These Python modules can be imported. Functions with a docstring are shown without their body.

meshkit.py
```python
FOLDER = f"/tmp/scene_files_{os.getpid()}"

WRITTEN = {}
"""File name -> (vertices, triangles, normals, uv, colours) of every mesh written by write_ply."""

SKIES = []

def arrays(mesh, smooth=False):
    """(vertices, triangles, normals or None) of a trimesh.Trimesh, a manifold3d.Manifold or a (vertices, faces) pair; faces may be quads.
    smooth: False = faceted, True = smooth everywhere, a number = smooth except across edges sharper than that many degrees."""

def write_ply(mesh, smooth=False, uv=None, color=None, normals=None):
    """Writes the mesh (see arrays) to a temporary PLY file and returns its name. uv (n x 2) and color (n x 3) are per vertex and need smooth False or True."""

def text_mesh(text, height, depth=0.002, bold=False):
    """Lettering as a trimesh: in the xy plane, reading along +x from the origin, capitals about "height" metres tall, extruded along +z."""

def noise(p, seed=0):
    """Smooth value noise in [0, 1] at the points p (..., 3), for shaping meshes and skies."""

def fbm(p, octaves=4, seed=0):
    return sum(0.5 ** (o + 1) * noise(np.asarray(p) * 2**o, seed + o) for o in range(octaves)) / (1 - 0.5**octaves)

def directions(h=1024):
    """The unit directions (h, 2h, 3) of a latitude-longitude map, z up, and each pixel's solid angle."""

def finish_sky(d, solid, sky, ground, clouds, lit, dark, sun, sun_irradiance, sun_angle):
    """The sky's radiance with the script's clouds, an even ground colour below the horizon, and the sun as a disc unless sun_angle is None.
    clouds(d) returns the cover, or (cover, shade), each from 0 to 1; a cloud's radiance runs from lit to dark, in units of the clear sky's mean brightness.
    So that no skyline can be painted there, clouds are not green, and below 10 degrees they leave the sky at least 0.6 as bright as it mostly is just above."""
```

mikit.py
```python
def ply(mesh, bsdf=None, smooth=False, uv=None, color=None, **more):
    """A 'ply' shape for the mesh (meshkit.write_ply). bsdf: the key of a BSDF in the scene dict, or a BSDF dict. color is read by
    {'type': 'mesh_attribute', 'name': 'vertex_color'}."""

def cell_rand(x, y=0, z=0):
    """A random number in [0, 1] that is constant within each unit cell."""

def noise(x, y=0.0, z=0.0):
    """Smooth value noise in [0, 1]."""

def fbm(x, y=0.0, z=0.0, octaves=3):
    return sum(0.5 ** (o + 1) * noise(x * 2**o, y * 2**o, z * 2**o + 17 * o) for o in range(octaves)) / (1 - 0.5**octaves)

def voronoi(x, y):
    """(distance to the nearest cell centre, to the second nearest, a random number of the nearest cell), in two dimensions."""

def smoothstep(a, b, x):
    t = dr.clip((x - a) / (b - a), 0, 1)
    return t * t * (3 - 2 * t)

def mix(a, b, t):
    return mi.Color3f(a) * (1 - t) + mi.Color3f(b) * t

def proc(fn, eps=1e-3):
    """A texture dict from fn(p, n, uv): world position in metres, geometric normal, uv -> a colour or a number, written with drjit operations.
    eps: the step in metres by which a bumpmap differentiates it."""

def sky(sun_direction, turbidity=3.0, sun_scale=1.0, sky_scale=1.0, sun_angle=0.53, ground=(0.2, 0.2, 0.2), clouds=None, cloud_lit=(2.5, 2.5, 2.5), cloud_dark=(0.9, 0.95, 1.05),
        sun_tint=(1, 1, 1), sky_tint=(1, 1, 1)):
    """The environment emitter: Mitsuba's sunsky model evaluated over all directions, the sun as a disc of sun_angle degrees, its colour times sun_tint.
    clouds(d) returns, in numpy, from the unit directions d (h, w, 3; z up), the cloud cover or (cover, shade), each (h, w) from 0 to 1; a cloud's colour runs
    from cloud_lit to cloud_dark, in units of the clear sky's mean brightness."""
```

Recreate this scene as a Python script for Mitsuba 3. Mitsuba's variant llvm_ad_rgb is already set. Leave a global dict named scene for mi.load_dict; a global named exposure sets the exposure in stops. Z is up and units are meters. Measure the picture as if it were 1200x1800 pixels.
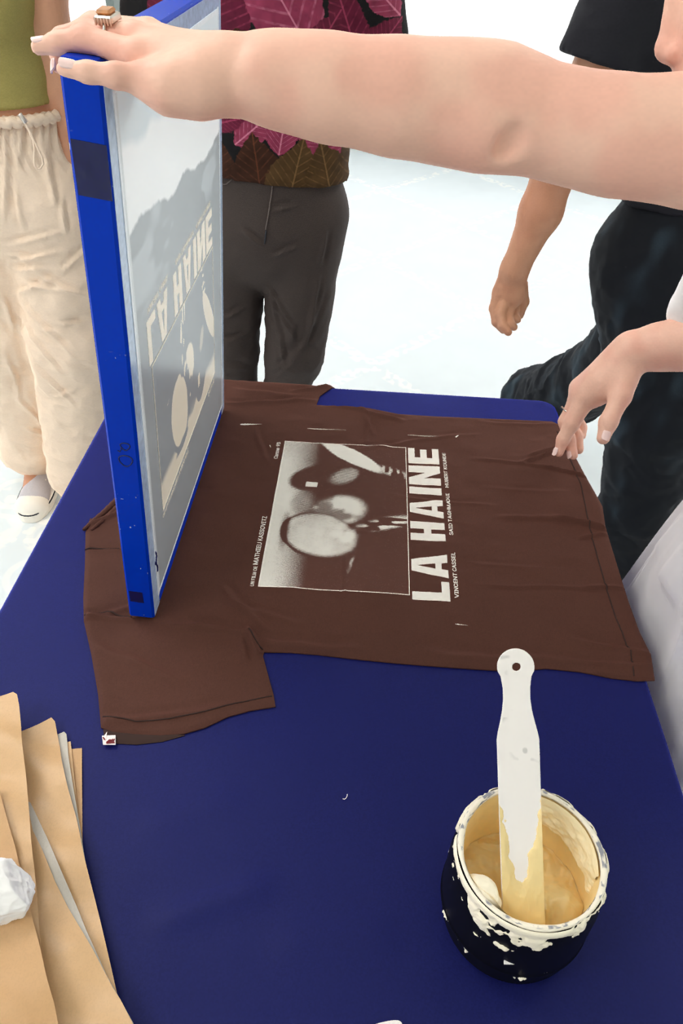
import math
import numpy as np, trimesh, mitsuba as mi, drjit as dr
import mikit, meshkit
from mikit import proc, noise, fbm, voronoi, cell_rand, smoothstep, mix
from shapely.geometry import Polygon, Point, LineString
import shapely

T = mi.ScalarTransform4f
rng = np.random.default_rng(7)
scene, labels = {}, {}

# ------------------------------------------------------------------ camera, light, exposure
EYE = np.array([0.0, 0.0, 1.47])
YAW, PITCH, ROLL, FOC = math.radians(-1.94), math.radians(40.12), math.radians(2.39), 1344.0


def axes():
    fwd = np.array([math.sin(YAW) * math.cos(PITCH), math.cos(YAW) * math.cos(PITCH), -math.sin(PITCH)])
    right = np.array([math.cos(YAW), -math.sin(YAW), 0.0])
    up = np.cross(right, fwd)
    return np.array([math.cos(ROLL) * right + math.sin(ROLL) * up, -(-math.sin(ROLL) * right + math.cos(ROLL) * up), fwd])


AX = axes()
scene['camera'] = {'type': 'perspective', 'fov': math.degrees(2 * math.atan(600 / FOC)), 'fov_axis': 'x', 'near_clip': 0.05, 'far_clip': 200.0,
                   'to_world': T().look_at(origin=EYE.tolist(), target=(EYE + AX[2]).tolist(), up=(-AX[1]).tolist())}
exposure = 1.40
scene['sky'] = mikit.sky([-0.45, 0.65, 0.62], turbidity=4.0, sun_scale=0.0, sky_scale=3.2, ground=(0.5, 0.5, 0.5), sky_tint=(0.92, 1.0, 1.09),
                         clouds=lambda d: (np.ones(d.shape[:2]) * 0.93, 0.25 * meshkit.fbm(d * 2.5, 3, 5)), cloud_lit=(1.5, 1.5, 1.5), cloud_dark=(1.0, 1.02, 1.06))


def area_light(key, x, y, z, sx, sy, power):
    scene[key] = {'type': 'rectangle', 'to_world': T().translate([x, y, z]).rotate([1, 0, 0], 180).scale([sx / 2, sy / 2, 1]),
                  'emitter': {'type': 'area', 'radiance': {'type': 'rgb', 'value': [power, power * 0.96, power * 0.9]}}}


FILL_LAMPS = [(-1.7, -0.6, 3.0), (-1.5, 1.5, 3.0), (1.9, 2.1, 3.0)]  # unseen panels added as fill light; the last brightens the screen face
FILL_POWER = 3.0


# ------------------------------------------------------------------ helpers
def ray(x, y):
    return np.array([(x - 600) / FOC, (y - 900) / FOC, 1.0]) @ AX


def pz(x, y, z=0.75):                       # a point of the plane at height z
    d = ray(x, y)
    return EYE + d * ((z - EYE[2]) / d[2])


def py(x, y, Y):                            # a point at distance Y into the room
    d = ray(x, y)
    return EYE + d * (Y / d[1])


def pd(x, y, D):
    return EYE + ray(x, y) * D


def ref(k):
    return {'type': 'ref', 'id': k}


def put(key, mesh, mat, smooth=False, label=None, kind=None, uv=None, color=None, **more):
    scene[key] = mikit.ply(mesh, mat, smooth=smooth, uv=uv, color=color, **more)
    if label or kind:
        e = labels.setdefault(key, {})
        if label:
            e['label'] = label
        if kind:
            e['kind'] = kind
    return key


def thing(key, label, category, group=None):
    labels.setdefault(key, {}).update({'label': label, 'category': category})
    if group:
        labels[key]['group'] = group


def box(lo, hi, bevel=0.0):
    lo, hi = np.asarray(lo, float), np.asarray(hi, float)
    if bevel <= 0:
        m = trimesh.creation.box(extents=hi - lo)
        m.apply_translation((lo + hi) / 2)
        return m
    pts = []
    for k in range(3):
        for s in np.ndindex(2, 2, 2):
            p = np.where(np.array(s) == 0, lo + bevel, hi - bevel)
            p[k] = lo[k] if s[k] == 0 else hi[k]
            pts.append(p)
    return trimesh.convex.convex_hull(np.array(pts))


def tube(points, radius, sides=8, close=False):
    P = np.asarray(points, float)
    n = len(P)
    R = np.broadcast_to(np.asarray(radius, float), n)
    tan = np.roll(P, -1, 0) - np.roll(P, 1, 0) if close else np.gradient(P, axis=0)
    tan /= np.linalg.norm(tan, axis=1, keepdims=True) + 1e-12
    nrm = np.cross(tan[0], [0.31, 0.2, 0.93])
    nrm /= np.linalg.norm(nrm)
    rows = []
    for i in range(n):
        nrm = nrm - tan[i] * (nrm @ tan[i])
        nrm /= np.linalg.norm(nrm)
        b = np.cross(tan[i], nrm)
        a = np.arange(sides) * 2 * np.pi / sides
        rows.append(P[i] + R[i] * (np.cos(a)[:, None] * nrm + np.sin(a)[:, None] * b))
    V = np.vstack(rows)
    F = []
    for i in range(n if close else n - 1):
        j = (i + 1) % n
        for k in range(sides):
            l = (k + 1) % sides
            F += [[i * sides + k, i * sides + l, j * sides + l], [i * sides + k, j * sides + l, j * sides + k]]
    if not close:
        V = np.vstack([V, P[:1], P[-1:]])
        for k in range(sides):
            l = (k + 1) % sides
            F += [[n * sides, l, k], [n * sides + 1, (n - 1) * sides + k, (n - 1) * sides + l]]
    return trimesh.Trimesh(V, np.array(F), process=False)


def lathe(profile, seg=96, center=(0, 0, 0)):
    prof = np.asarray(profile, float)
    a = np.arange(seg) * 2 * np.pi / seg
    V = np.stack([prof[:, None, 0] * np.cos(a), prof[:, None, 0] * np.sin(a), np.broadcast_to(prof[:, None, 1], (len(prof), seg))], -1).reshape(-1, 3) + center
    F = []
    for i in range(len(prof) - 1):
        for k in range(seg):
            l = (k + 1) % seg
            F += [[i * seg + k, i * seg + l, (i + 1) * seg + l], [i * seg + k, (i + 1) * seg + l, (i + 1) * seg + k]]
    return trimesh.Trimesh(V, np.array(F), process=False)


def vnoise(p, s, seed=0, oct=3):
    return meshkit.fbm(np.asarray(p) * s, oct, seed) - 0.5


def resample(poly, step):
    ls = LineString(np.vstack([poly, poly[:1]]))
    n = max(8, int(ls.length / step))
    out = np.array([ls.interpolate(i / n, normalized=True).coords[0] for i in range(n)])
    for v in poly:                                   # keep the corners
        out[np.argmin(((out - v) ** 2).sum(1))] = v
    return out


def chaikin(P, n=2):
    P = np.asarray(P, float)
    for _ in range(n):
        Q = np.roll(P, -1, 0)
        P = np.stack([0.75 * P + 0.25 * Q, 0.25 * P + 0.75 * Q], 1).reshape(-1, P.shape[1])
    return P


def sheet2d(outline, step):
    """Points and triangles filling a plane outline; boundary points come first, in order."""
    from scipy.spatial import Delaunay
    B = resample(np.asarray(outline, float), step)
    pg = Polygon(B)
    x0, y0, x1, y1 = pg.bounds
    gx, gy = np.meshgrid(np.arange(x0, x1, step), np.arange(y0, y1, step * 0.9))
    gx[1::2] += step / 2
    G = np.stack([gx.ravel(), gy.ravel()], 1)
    inner = pg.buffer(-step * 0.55)
    G = G[shapely.contains_xy(inner, G[:, 0], G[:, 1])]
    P = np.vstack([B, G])
    tri = Delaunay(P).simplices
    c = P[tri].mean(1)
    tri = tri[shapely.contains_xy(pg.buffer(1e-6), c[:, 0], c[:, 1])]
    e1, e2 = P[tri[:, 1]] - P[tri[:, 0]], P[tri[:, 2]] - P[tri[:, 0]]
    area = e1[:, 0] * e2[:, 1] - e1[:, 1] * e2[:, 0]
    tri = tri[np.abs(area) > 1e-10]
    area = area[np.abs(area) > 1e-10]
    tri[area < 0] = tri[area < 0][:, ::-1]
    dist = shapely.distance(shapely.points(P), shapely.boundary(pg))
    return P, tri, len(B), dist


def close_sheet(P, tri, nb, top, bottom):
    """A closed solid between two height fields over the same plane points; P n x 2."""
    n = len(P)
    V = np.vstack([np.column_stack([P, top]), np.column_stack([P, bottom])])
    i = np.arange(nb)
    j = (i + 1) % nb
    F = np.vstack([tri, tri[:, ::-1] + n, np.stack([i, i + n, j + n], 1), np.stack([i, j + n, j], 1)])
    return trimesh.Trimesh(V, F, process=False)


def extrude(poly, depth):
    return trimesh.creation.extrude_polygon(poly, depth, engine='earcut')


def place(mesh, origin, ex, ey, ez):
    """Puts a mesh's x, y, z along the three given directions."""
    m = mesh.copy()
    m.vertices = np.asarray(origin) + m.vertices @ np.array([ex, ey, ez], float)
    if np.linalg.det(np.array([ex, ey, ez], float)) < 0:
        m.invert()
    return m


# ------------------------------------------------------------------ bodies: blended round bones, meshed as one surface
class Blob:
    def __init__(self, k=0.012):
        self.items, self.k = [], k

    def bone(self, a, b, ra, rb, k=None, flat=1.0, axis=None, op=1):
        a, b = np.asarray(a, float), np.asarray(b, float)
        ab = b - a
        L2 = max(ab @ ab, 1e-12)
        ax = None
        if axis is not None:
            ax = np.asarray(axis, float)
            ax = ax - ab * (ax @ ab) / L2
            ax = ax / np.linalg.norm(ax)

        def fn(P):
            t = np.clip((P - a) @ ab / L2, 0, 1)
            q = P - a - t[..., None] * ab
            if ax is not None:
                c = q @ ax
                q = q + (c * (1 / flat - 1))[..., None] * ax
            d = np.sqrt((q * q).sum(-1)) - (ra + (rb - ra) * t)
            return d * (min(flat, 1.0) ** 0.5)
        self.items.append((fn, self.k if k is None else k, op))
        return self

    def chain(self, pts, radii, **kw):
        for i in range(len(pts) - 1):
            self.bone(pts[i], pts[i + 1], radii[i], radii[i + 1], **kw)
        return self

    def ell(self, c, radii, rot=None, k=None, op=1):
        c, r = np.asarray(c, float), np.asarray(radii, float)
        Rm = np.eye(3) if rot is None else np.asarray(rot, float)   # rows: the ellipsoid's axes

        def fn(P):
            q = (P - c) @ Rm.T
            k0 = np.sqrt(((q / r) ** 2).sum(-1)) + 1e-9
            k1 = np.sqrt(((q / r ** 2) ** 2).sum(-1)) + 1e-9
            return k0 * (k0 - 1) / k1
        self.items.append((fn, self.k if k is None else k, op))
        return self

    def eval(self, P):
        d = None
        for fn, k, op in self.items:
            e = fn(P)
            d = e if d is None else self.join(d, e, k, op)
        return d

    @staticmethod
    def join(d, e, k, op):
        if op < 0:
            h = np.maximum(k - np.abs(d + e), 0) / k
            return np.maximum(d, -e) + h * h * k * 0.25
        h = np.maximum(k - np.abs(d - e), 0) / k
        return np.minimum(d, e) - h * h * k * 0.25

    def mesh(self, lo, hi, h, extra=None):
        B = 8
        lo = np.asarray(lo, float)
        nb = np.maximum(1, np.ceil((np.asarray(hi) - lo) / (h * B)).astype(int))
        cen = np.stack(np.meshgrid(*[lo[i] + (np.arange(nb[i]) + 0.5) * h * B for i in range(3)], indexing='ij'), -1).reshape(-1, 3)
        E = np.stack([fn(cen) for fn, _, _ in self.items])
        diag = h * B * 0.87
        ops = np.array([o for _, _, o in self.items])
        ks = np.array([k for _, k, _ in self.items])
        dmin = E[ops > 0].min(0)
        near = np.abs(dmin) < diag * 2.2 + 0.03
        near |= ((np.abs(E) < diag * 2.2) & (ops < 0)[:, None]).any(0)
        vol = np.full(tuple(nb * B), 1.0, np.float32)
        blocks = vol.reshape(nb[0], B, nb[1], B, nb[2], B)
        idx = np.stack(np.unravel_index(np.arange(len(cen)), nb), 1)
        ins = np.flatnonzero(~near & (dmin < 0))
        for a, b, c in idx[ins]:
            blocks[a, :, b, :, c, :] = -1.0
        act = np.flatnonzero(near)
        off = (np.stack(np.meshgrid(*[np.arange(B)] * 3, indexing='ij'), -1).reshape(-1, 3) + 0.5) * h
        base = lo + idx[act] * h * B
        D = np.full((len(act), B ** 3), 9.0)
        for i, (fn, k, op) in enumerate(self.items):
            if op > 0:
                sel = E[i, act] < dmin[act] + 2.6 * diag + 2 * k
            else:
                sel = np.abs(E[i, act]) < 1e9
                sel = E[i, act] < 2.4 * diag + k
            if not sel.any():
                continue
            P = base[sel][:, None, :] + off[None]
            e = fn(P)
            D[sel] = self.join(D[sel], e, k, op)
        if extra is not None:
            D = extra(base[:, None, :] + off[None], D)
        D = D.reshape(-1, B, B, B)
        for n_, (a, b, c) in enumerate(idx[act]):
            blocks[a, :, b, :, c, :] = D[n_]
        return surface_net(vol, lo + 0.5 * h, h)


def surface_net(vol, lo, h):
    s = vol < 0
    nx, ny, nz = vol.shape
    cnt = np.zeros((nx - 1, ny - 1, nz - 1), np.int8)
    for a, b, c in np.ndindex(2, 2, 2):
        cnt += s[a:nx - 1 + a, b:ny - 1 + b, c:nz - 1 + c]
    ci = np.argwhere((cnt > 0) & (cnt < 8))
    ids = np.full(cnt.shape, -1, np.int32)
    ids[tuple(ci.T)] = np.arange(len(ci))
    acc, w = np.zeros((len(ci), 3)), np.zeros(len(ci))
    corners = list(np.ndindex(2, 2, 2))
    vals = {c: vol[ci[:, 0] + c[0], ci[:, 1] + c[1], ci[:, 2] + c[2]].astype(float) for c in corners}
    for c in corners:
        for ax in range(3):
            if c[ax] == 0:
                d = list(c)
                d[ax] = 1
                d = tuple(d)
                v0, v1 = vals[c], vals[d]
                m = (v0 < 0) != (v1 < 0)
                t = np.where(m, v0 / np.where(m, v0 - v1, 1), 0)
                p = np.tile(np.array(c, float), (len(ci), 1))
                p[:, ax] += t
                acc += p * m[:, None]
                w += m
    V = lo + h * (ci + acc / np.maximum(w, 1)[:, None])
    F = []
    for ax in range(3):
        o1, o2 = [(1, 2), (2, 0), (0, 1)][ax]
        sl0, sl1 = [slice(None)] * 3, [slice(None)] * 3
        sl0[ax], sl1[ax] = slice(0, -1), slice(1, None)
        a, b = s[tuple(sl0)], s[tuple(sl1)]
        for flip, cross in ((False, a & ~b), (True, ~a & b)):
            e = np.argwhere(cross)
            e = e[(e[:, o1] > 0) & (e[:, o2] > 0) & (e[:, o1] < vol.shape[o1] - 1) & (e[:, o2] < vol.shape[o2] - 1)]
            if not len(e):
                continue
            q = []
            for d1, d2 in ((-1, -1), (0, -1), (0, 0), (-1, 0)):
                g = e.copy()
                g[:, o1] += d1
                g[:, o2] += d2
                q.append(ids[tuple(g.T)])
            q = np.stack(q, 1)
            q = q[(q >= 0).all(1)]
            F.append(q[:, ::-1] if flip else q)
    F = np.vstack(F)
    F = np.vstack([F[:, [0, 1, 2]], F[:, [0, 2, 3]]])
    m = trimesh.Trimesh(V, F, process=False)
    m.remove_unreferenced_vertices()
    return m


def normals(m):
    return meshkit.arrays(m, True)[2]


def wrinkle(m, fn):
    """Moves the vertices along their normals by fn(points, normals)."""
    n = normals(m)
    m.vertices = m.vertices + n * fn(np.asarray(m.vertices), n)[:, None]
    return m


def unit(v):
    v = np.asarray(v, float)
    return v / np.linalg.norm(v)


def rgb(r, g, b):
    """A colour given in sRGB 0..255 as linear values."""
    c = np.array([r, g, b]) / 255.0
    return np.where(c <= 0.04045, c / 12.92, ((c + 0.055) / 1.055) ** 2.4).tolist()


# ------------------------------------------------------------------ materials
def principled(key, color, rough=0.6, bump=None, bscale=0.001, **more):
    d = {'type': 'principled', 'base_color': color if isinstance(color, dict) else {'type': 'rgb', 'value': list(color)},
         'roughness': rough if isinstance(rough, dict) else float(rough), **more}
    if bump is not None:
        d = {'type': 'bumpmap', 'arbitrary': bump, 'scale': bscale, 'bsdf': d}
    scene[key] = {'type': 'twosided', 'bsdf': d}


def speckled(c, amount, s, seed=0.0):
    """Even colour with a fine irregular grain."""
    c = np.array(c)

    def fn(p, n, uv):
        v = fbm(p.x * s + seed, p.y * s, p.z * s, 3) - 0.5
        return mi.Color3f(*c.tolist()) * (1 + amount * 2 * v)
    return proc(fn)


def weave(s, a):
    def fn(p, n, uv):
        return a * (dr.sin(p.x * s) * dr.sin(p.y * s) + 0.5 * dr.sin((p.x + p.y) * s * 0.7 + p.z * s))
    return fn


principled('m_wall', speckled(rgb(236, 236, 230), 0.02, 9), 0.7)
principled('m_wall_front', speckled(rgb(222, 222, 218), 0.03, 9), 0.8)
principled('m_ceiling', rgb(240, 240, 236), 0.8)
principled('m_plinth', speckled(rgb(104, 108, 106), 0.06, 6), 0.7)
principled('m_post', rgb(120, 130, 126), 0.45)
principled('m_pavement', speckled(rgb(232, 230, 224), 0.05, 3), 0.9)


def floor_color(p, n, uv):
    base = mi.Color3f(*rgb(218, 226, 229)) * (0.97 + 0.06 * fbm(p.x * 7, p.y * 7, 0.0, 3))
    a, b = (p.x + p.y * 0.9) / 0.95, (p.x - p.y * 0.9) / 0.95
    da, db = dr.abs(a - dr.floor(a) - 0.5), dr.abs(b - dr.floor(b) - 0.5)
    line = dr.maximum(1 - smoothstep(0.03, 0.055, da), 1 - smoothstep(0.03, 0.055, db))
    rough = smoothstep(0.42, 0.62, noise(p.x * 60, p.y * 60, 1.0))
    ca, cb = (p.x + 0.1) / 0.17, (p.y + 0.05) / 0.17
    rr = dr.sqrt(dr.square(ca - dr.floor(ca) - 0.5) + dr.square(cb - dr.floor(cb) - 0.5))
    ring = (smoothstep(0.3, 0.34, rr) - smoothstep(0.42, 0.46, rr)) * dr.select(p.x < -0.9, 1.0, 0.0)
    return mix(base, mi.Color3f(*rgb(244, 243, 236)), dr.clip(0.5 * line * rough + 0.35 * ring, 0, 1))


principled('m_floor', proc(floor_color), 0.28, specular=0.6)
principled('m_table', rgb(200, 200, 198), 0.5)


def cloth_blue(p, n, uv):
    g = fbm(p.x * 900, p.y * 900, p.z * 900, 2) - 0.5
    w = fbm(p.x * 5, p.y * 5, 3.0, 3) - 0.5
    return mi.Color3f(*rgb(11, 17, 80)) * (1 + 0.25 * g + 0.12 * w)


principled('m_tablecloth', proc(cloth_blue), 0.55, specular=0.2, sheen=1.0, sheen_tint=1.0)


def brown_cloth(p, n, uv):
    g = fbm(p.x * 1100, p.y * 700, p.z * 900, 2) - 0.5
    w = fbm(p.x * 9, p.y * 9, 1.0, 3) - 0.5
    return mi.Color3f(*rgb(74, 43, 34)) * (1 + 0.22 * g + 0.14 * w)


principled('m_brown', proc(brown_cloth), 0.8, specular=0.25, sheen=1.0, sheen_tint=0.7)
principled('m_thread_shade_brown', rgb(50, 30, 25), 0.9)  # stitching thread; also the sleeve lining, its shade put into the colour
principled('m_print', speckled(rgb(232, 228, 220), 0.05, 600), 0.75)
principled('m_paintblue', proc(lambda p, n, uv: mix(mi.Color3f(*rgb(0, 52, 178)) * (0.93 + 0.14 * fbm(p.x * 14, p.y * 14, p.z * 14, 3)), mi.Color3f(*rgb(196, 206, 222)),
                                                    0.7 * smoothstep(0.86, 0.90, noise(p.x * 420, p.y * 420, p.z * 300)) * smoothstep(0.66, 0.76, noise(p.x * 33, p.y * 33, p.z * 47 + 0.4)))), 0.35, specular=0.1)
principled('m_glue', speckled(rgb(222, 230, 236), 0.1, 200), 0.25, specular=0.6)
principled('m_sheen_film', speckled(rgb(156, 176, 204), 0.25, 160), 0.13, specular=1.0)  # pale base stands in for the windows mirrored in the glossy glue
principled('m_tape', speckled(rgb(20, 22, 74), 0.1, 60), 0.14, specular=0.35, bump=proc(lambda p, n, uv: fbm(p.x * 90, p.y * 90, p.z * 60, 3), eps=0.0008), bscale=0.004)
principled('m_marker', rgb(14, 26, 84), 0.5)
principled('m_stencil', rgb(244, 238, 222), 0.3, specular=0.8)
principled('m_silver', rgb(214, 206, 196), 0.25, metallic=1.0)
principled('m_stone', speckled(rgb(178, 120, 70), 0.25, 300), 0.12, specular=0.7)
principled('m_jar', speckled(rgb(9, 9, 10), 0.3, 80), 0.38, specular=0.2)
principled('m_ink', speckled(rgb(232, 208, 150), 0.05, 90), 0.32, specular=0.5)
principled('m_ink_mid', speckled(rgb(243, 229, 188), 0.04, 120), 0.4, specular=0.4)
principled('m_ink_pale', speckled(rgb(240, 231, 208), 0.04, 200), 0.45, specular=0.4)
principled('m_plastic', proc(lambda p, n, uv: mix(mi.Color3f(*rgb(236, 230, 226)), mi.Color3f(*rgb(150, 148, 146)), 0.45 * smoothstep(0.66, 0.8, noise(p.x * 170, p.y * 170, p.z * 170)) * smoothstep(0.6, 0.72, noise(p.x * 35, p.y * 35, p.z * 35)))), 0.42)


def kraft(c, seed):
    def fn(p, n, uv):
        a = fbm(p.x * 900 + seed, p.y * 420, p.z * 50, 3) - 0.5
        b = smoothstep(0.55, 0.72, noise(p.x * 900, p.y * 900, seed))
        return mi.Color3f(*c) * (1 + 0.07 * a - 0.03 * b)
    return proc(fn)


principled('m_kraft', kraft(rgb(198, 160, 116), 0.0), 0.42, specular=0.55)
principled('m_kraft_dark', kraft(rgb(190, 150, 106), 5.0), 0.5, specular=0.45)
principled('m_kraft_grey', kraft(rgb(186, 180, 170), 9.0), 0.5, specular=0.4)
principled('m_tissue', rgb(232, 231, 230), 0.85)
principled('m_tag', rgb(236, 226, 224), 0.7)
principled('m_tag_red', rgb(120, 30, 36), 0.7)


def screen_color(p, n, uv):
    u, h = uv.x, uv.y                                  # metres along the screen and up it
    wob = 0.022 * (noise(u * 16, 1.0) - 0.5) + 0.005 * (fbm(u * 70, 4.0, 0.0, 3) - 0.5)
    edge = 0.452 + wob + 0.01 * dr.sin(u * 14)
    bare = mi.Color3f(*rgb(216, 228, 235))
    film = mi.Color3f(*rgb(242, 247, 250))
    emul = mi.Color3f(*rgb(156, 164, 170)) * (0.95 + 0.1 * fbm(u * 9, h * 9, 2.0, 3))
    streak = mi.Color3f(*rgb(186, 195, 202))
    emul = mix(emul, streak, 0.75 * smoothstep(0.56, 0.66, fbm(u * 8 + 3, h * 22, 7.0, 3)) * smoothstep(0.37, 0.4, h))
    w2 = 0.525 + 0.05 * (fbm(u * 12, 9.0, 0.0, 3) - 0.5) - 0.02 * smoothstep(0.25, 0.4, u)
    up = mix(film, bare, smoothstep(-0.006, 0.006, h - w2))
    c = mix(emul, up, smoothstep(-0.0025, 0.0025, h - edge))
    rim = smoothstep(0.0, 0.004, u - 0.03)
    return mix(mi.Color3f(*rgb(206, 214, 218)), c, rim)


principled('m_screen', proc(screen_color), 0.25, specular=0.9)


def hatch(uv, tone):
    """Line screen: the print's lines widen with the tone (0 = bare cloth, 1 = full ink)."""
    l = uv.y * 560 + uv.x * 60 + 0.4 * dr.sin(uv.x * 45)
    s = dr.abs(l - dr.floor(l) - 0.5) * 2
    grain = 0.16 * (noise(uv.x * 1500, uv.y * 1500) - 0.5)
    return smoothstep(-0.12, 0.12, tone + grain - (0.08 + 0.84 * s))


def blobs(x, y, cx, cy, rx, ry, a, soft):
    ca, sa = math.cos(a), math.sin(a)
    X, Y = (x - cx) * ca + (y - cy) * sa, -(x - cx) * sa + (y - cy) * ca
    return 1 - smoothstep(1 - soft, 1 + soft, dr.sqrt(dr.square(X / rx) + dr.square(Y / ry)))


def picture_tone(x, y):
    """A plain abstract picture: a glow at its top edge, three overlapping round shapes, dark ground below. x across 0..1, y along 0..1."""
    t = 0.95 - 1.15 * smoothstep(0.02, 0.42, x) + 0.12 * (fbm(x * 5, y * 5, 3.0, 3) - 0.5)
    t = t - 0.45 * smoothstep(0.78, 1.0, y) * (1 - smoothstep(0.0, 0.3, x)) * 0.6
    t = t * (1 - blobs(x, y, 0.36, 0.72, 0.27, 0.11, 0.15, 0.10)) + blobs(x, y, 0.52, 0.74, 0.11, 0.05, 0.3, 0.5) * 0.5
    t = dr.maximum(t, blobs(x, y, 0.56, 0.9, 0.27, 0.055, -0.42, 0.14) * 1.0)
    t = t * (1 - 0.75 * blobs(x, y, 0.30, 0.53, 0.17, 0.10, 0.0, 0.25)) + 0.5 * blobs(x, y, 0.2, 0.53, 0.1, 0.08, 0, 0.6) * 0.6
    t = dr.maximum(t, blobs(x, y, 0.48, 0.49, 0.20, 0.095, 0.1, 0.25) * (0.25 + 0.75 * smoothstep(0.36, 0.62, fbm(x * 8, y * 11, 5.0, 3))))
    t = dr.maximum(t * (1 - blobs(x, y, 0.36, 0.32, 0.275, 0.145, -0.12, 0.05)), blobs(x, y, 0.37, 0.325, 0.26, 0.13, -0.12, 0.12) * (0.72 + 0.5 * (fbm(x * 7, y * 9, 11.0, 3) - 0.42)))
    t = dr.maximum(t, blobs(x, y, 0.84, 0.42, 0.2, 0.035, 0.2, 0.5) * smoothstep(0.4, 0.6, noise(x * 12, y * 60, 3.0)))
    t = dr.maximum(t, blobs(x, y, 0.86, 0.8, 0.16, 0.03, -0.2, 0.5) * 0.7 * smoothstep(0.35, 0.6, noise(x * 60, y * 30, 8.0)))
    t = dr.maximum(t, dr.select((dr.abs(x - 0.265 - 0.1 * (y - 0.66)) < 0.045) & (dr.abs(y - 0.665) < 0.018), 1.0, 0.0))
    t = t + 0.9 * blobs(x, y, 0.56, 0.345, 0.10, 0.06, 0.2, 0.5) * (noise(x * 26, y * 30, 2.0) - 0.35) - 0.55 * blobs(x, y, 0.115, 0.34, 0.03, 0.10, 0.0, 0.6)
    t = dr.maximum(t, 0.55 * blobs(x, y, 0.60, 0.15, 0.05, 0.012, 1.2, 0.6) * noise(x * 70, y * 70, 4.0))
    return t


def picture_color(p, n, uv):
    ink = hatch(uv, picture_tone(uv.x / 0.197, uv.y / 0.33))
    g = fbm(p.x * 1100, p.y * 700, p.z * 900, 2) - 0.5
    return mix(mi.Color3f(*rgb(86, 53, 45)) * (1 + 0.2 * g), mi.Color3f(*rgb(228, 224, 216)), ink)


principled('m_picture', proc(picture_color), 0.8, specular=0.25)


def screen_picture(p, n, uv):
    ink = smoothstep(0.35, 0.65, picture_tone(uv.x / 0.197, uv.y / 0.33))
    return mix(mi.Color3f(*rgb(152, 160, 167)), mi.Color3f(*rgb(240, 233, 216)), ink)


principled('m_screen_picture', proc(screen_picture), 0.25, specular=0.9)


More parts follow.
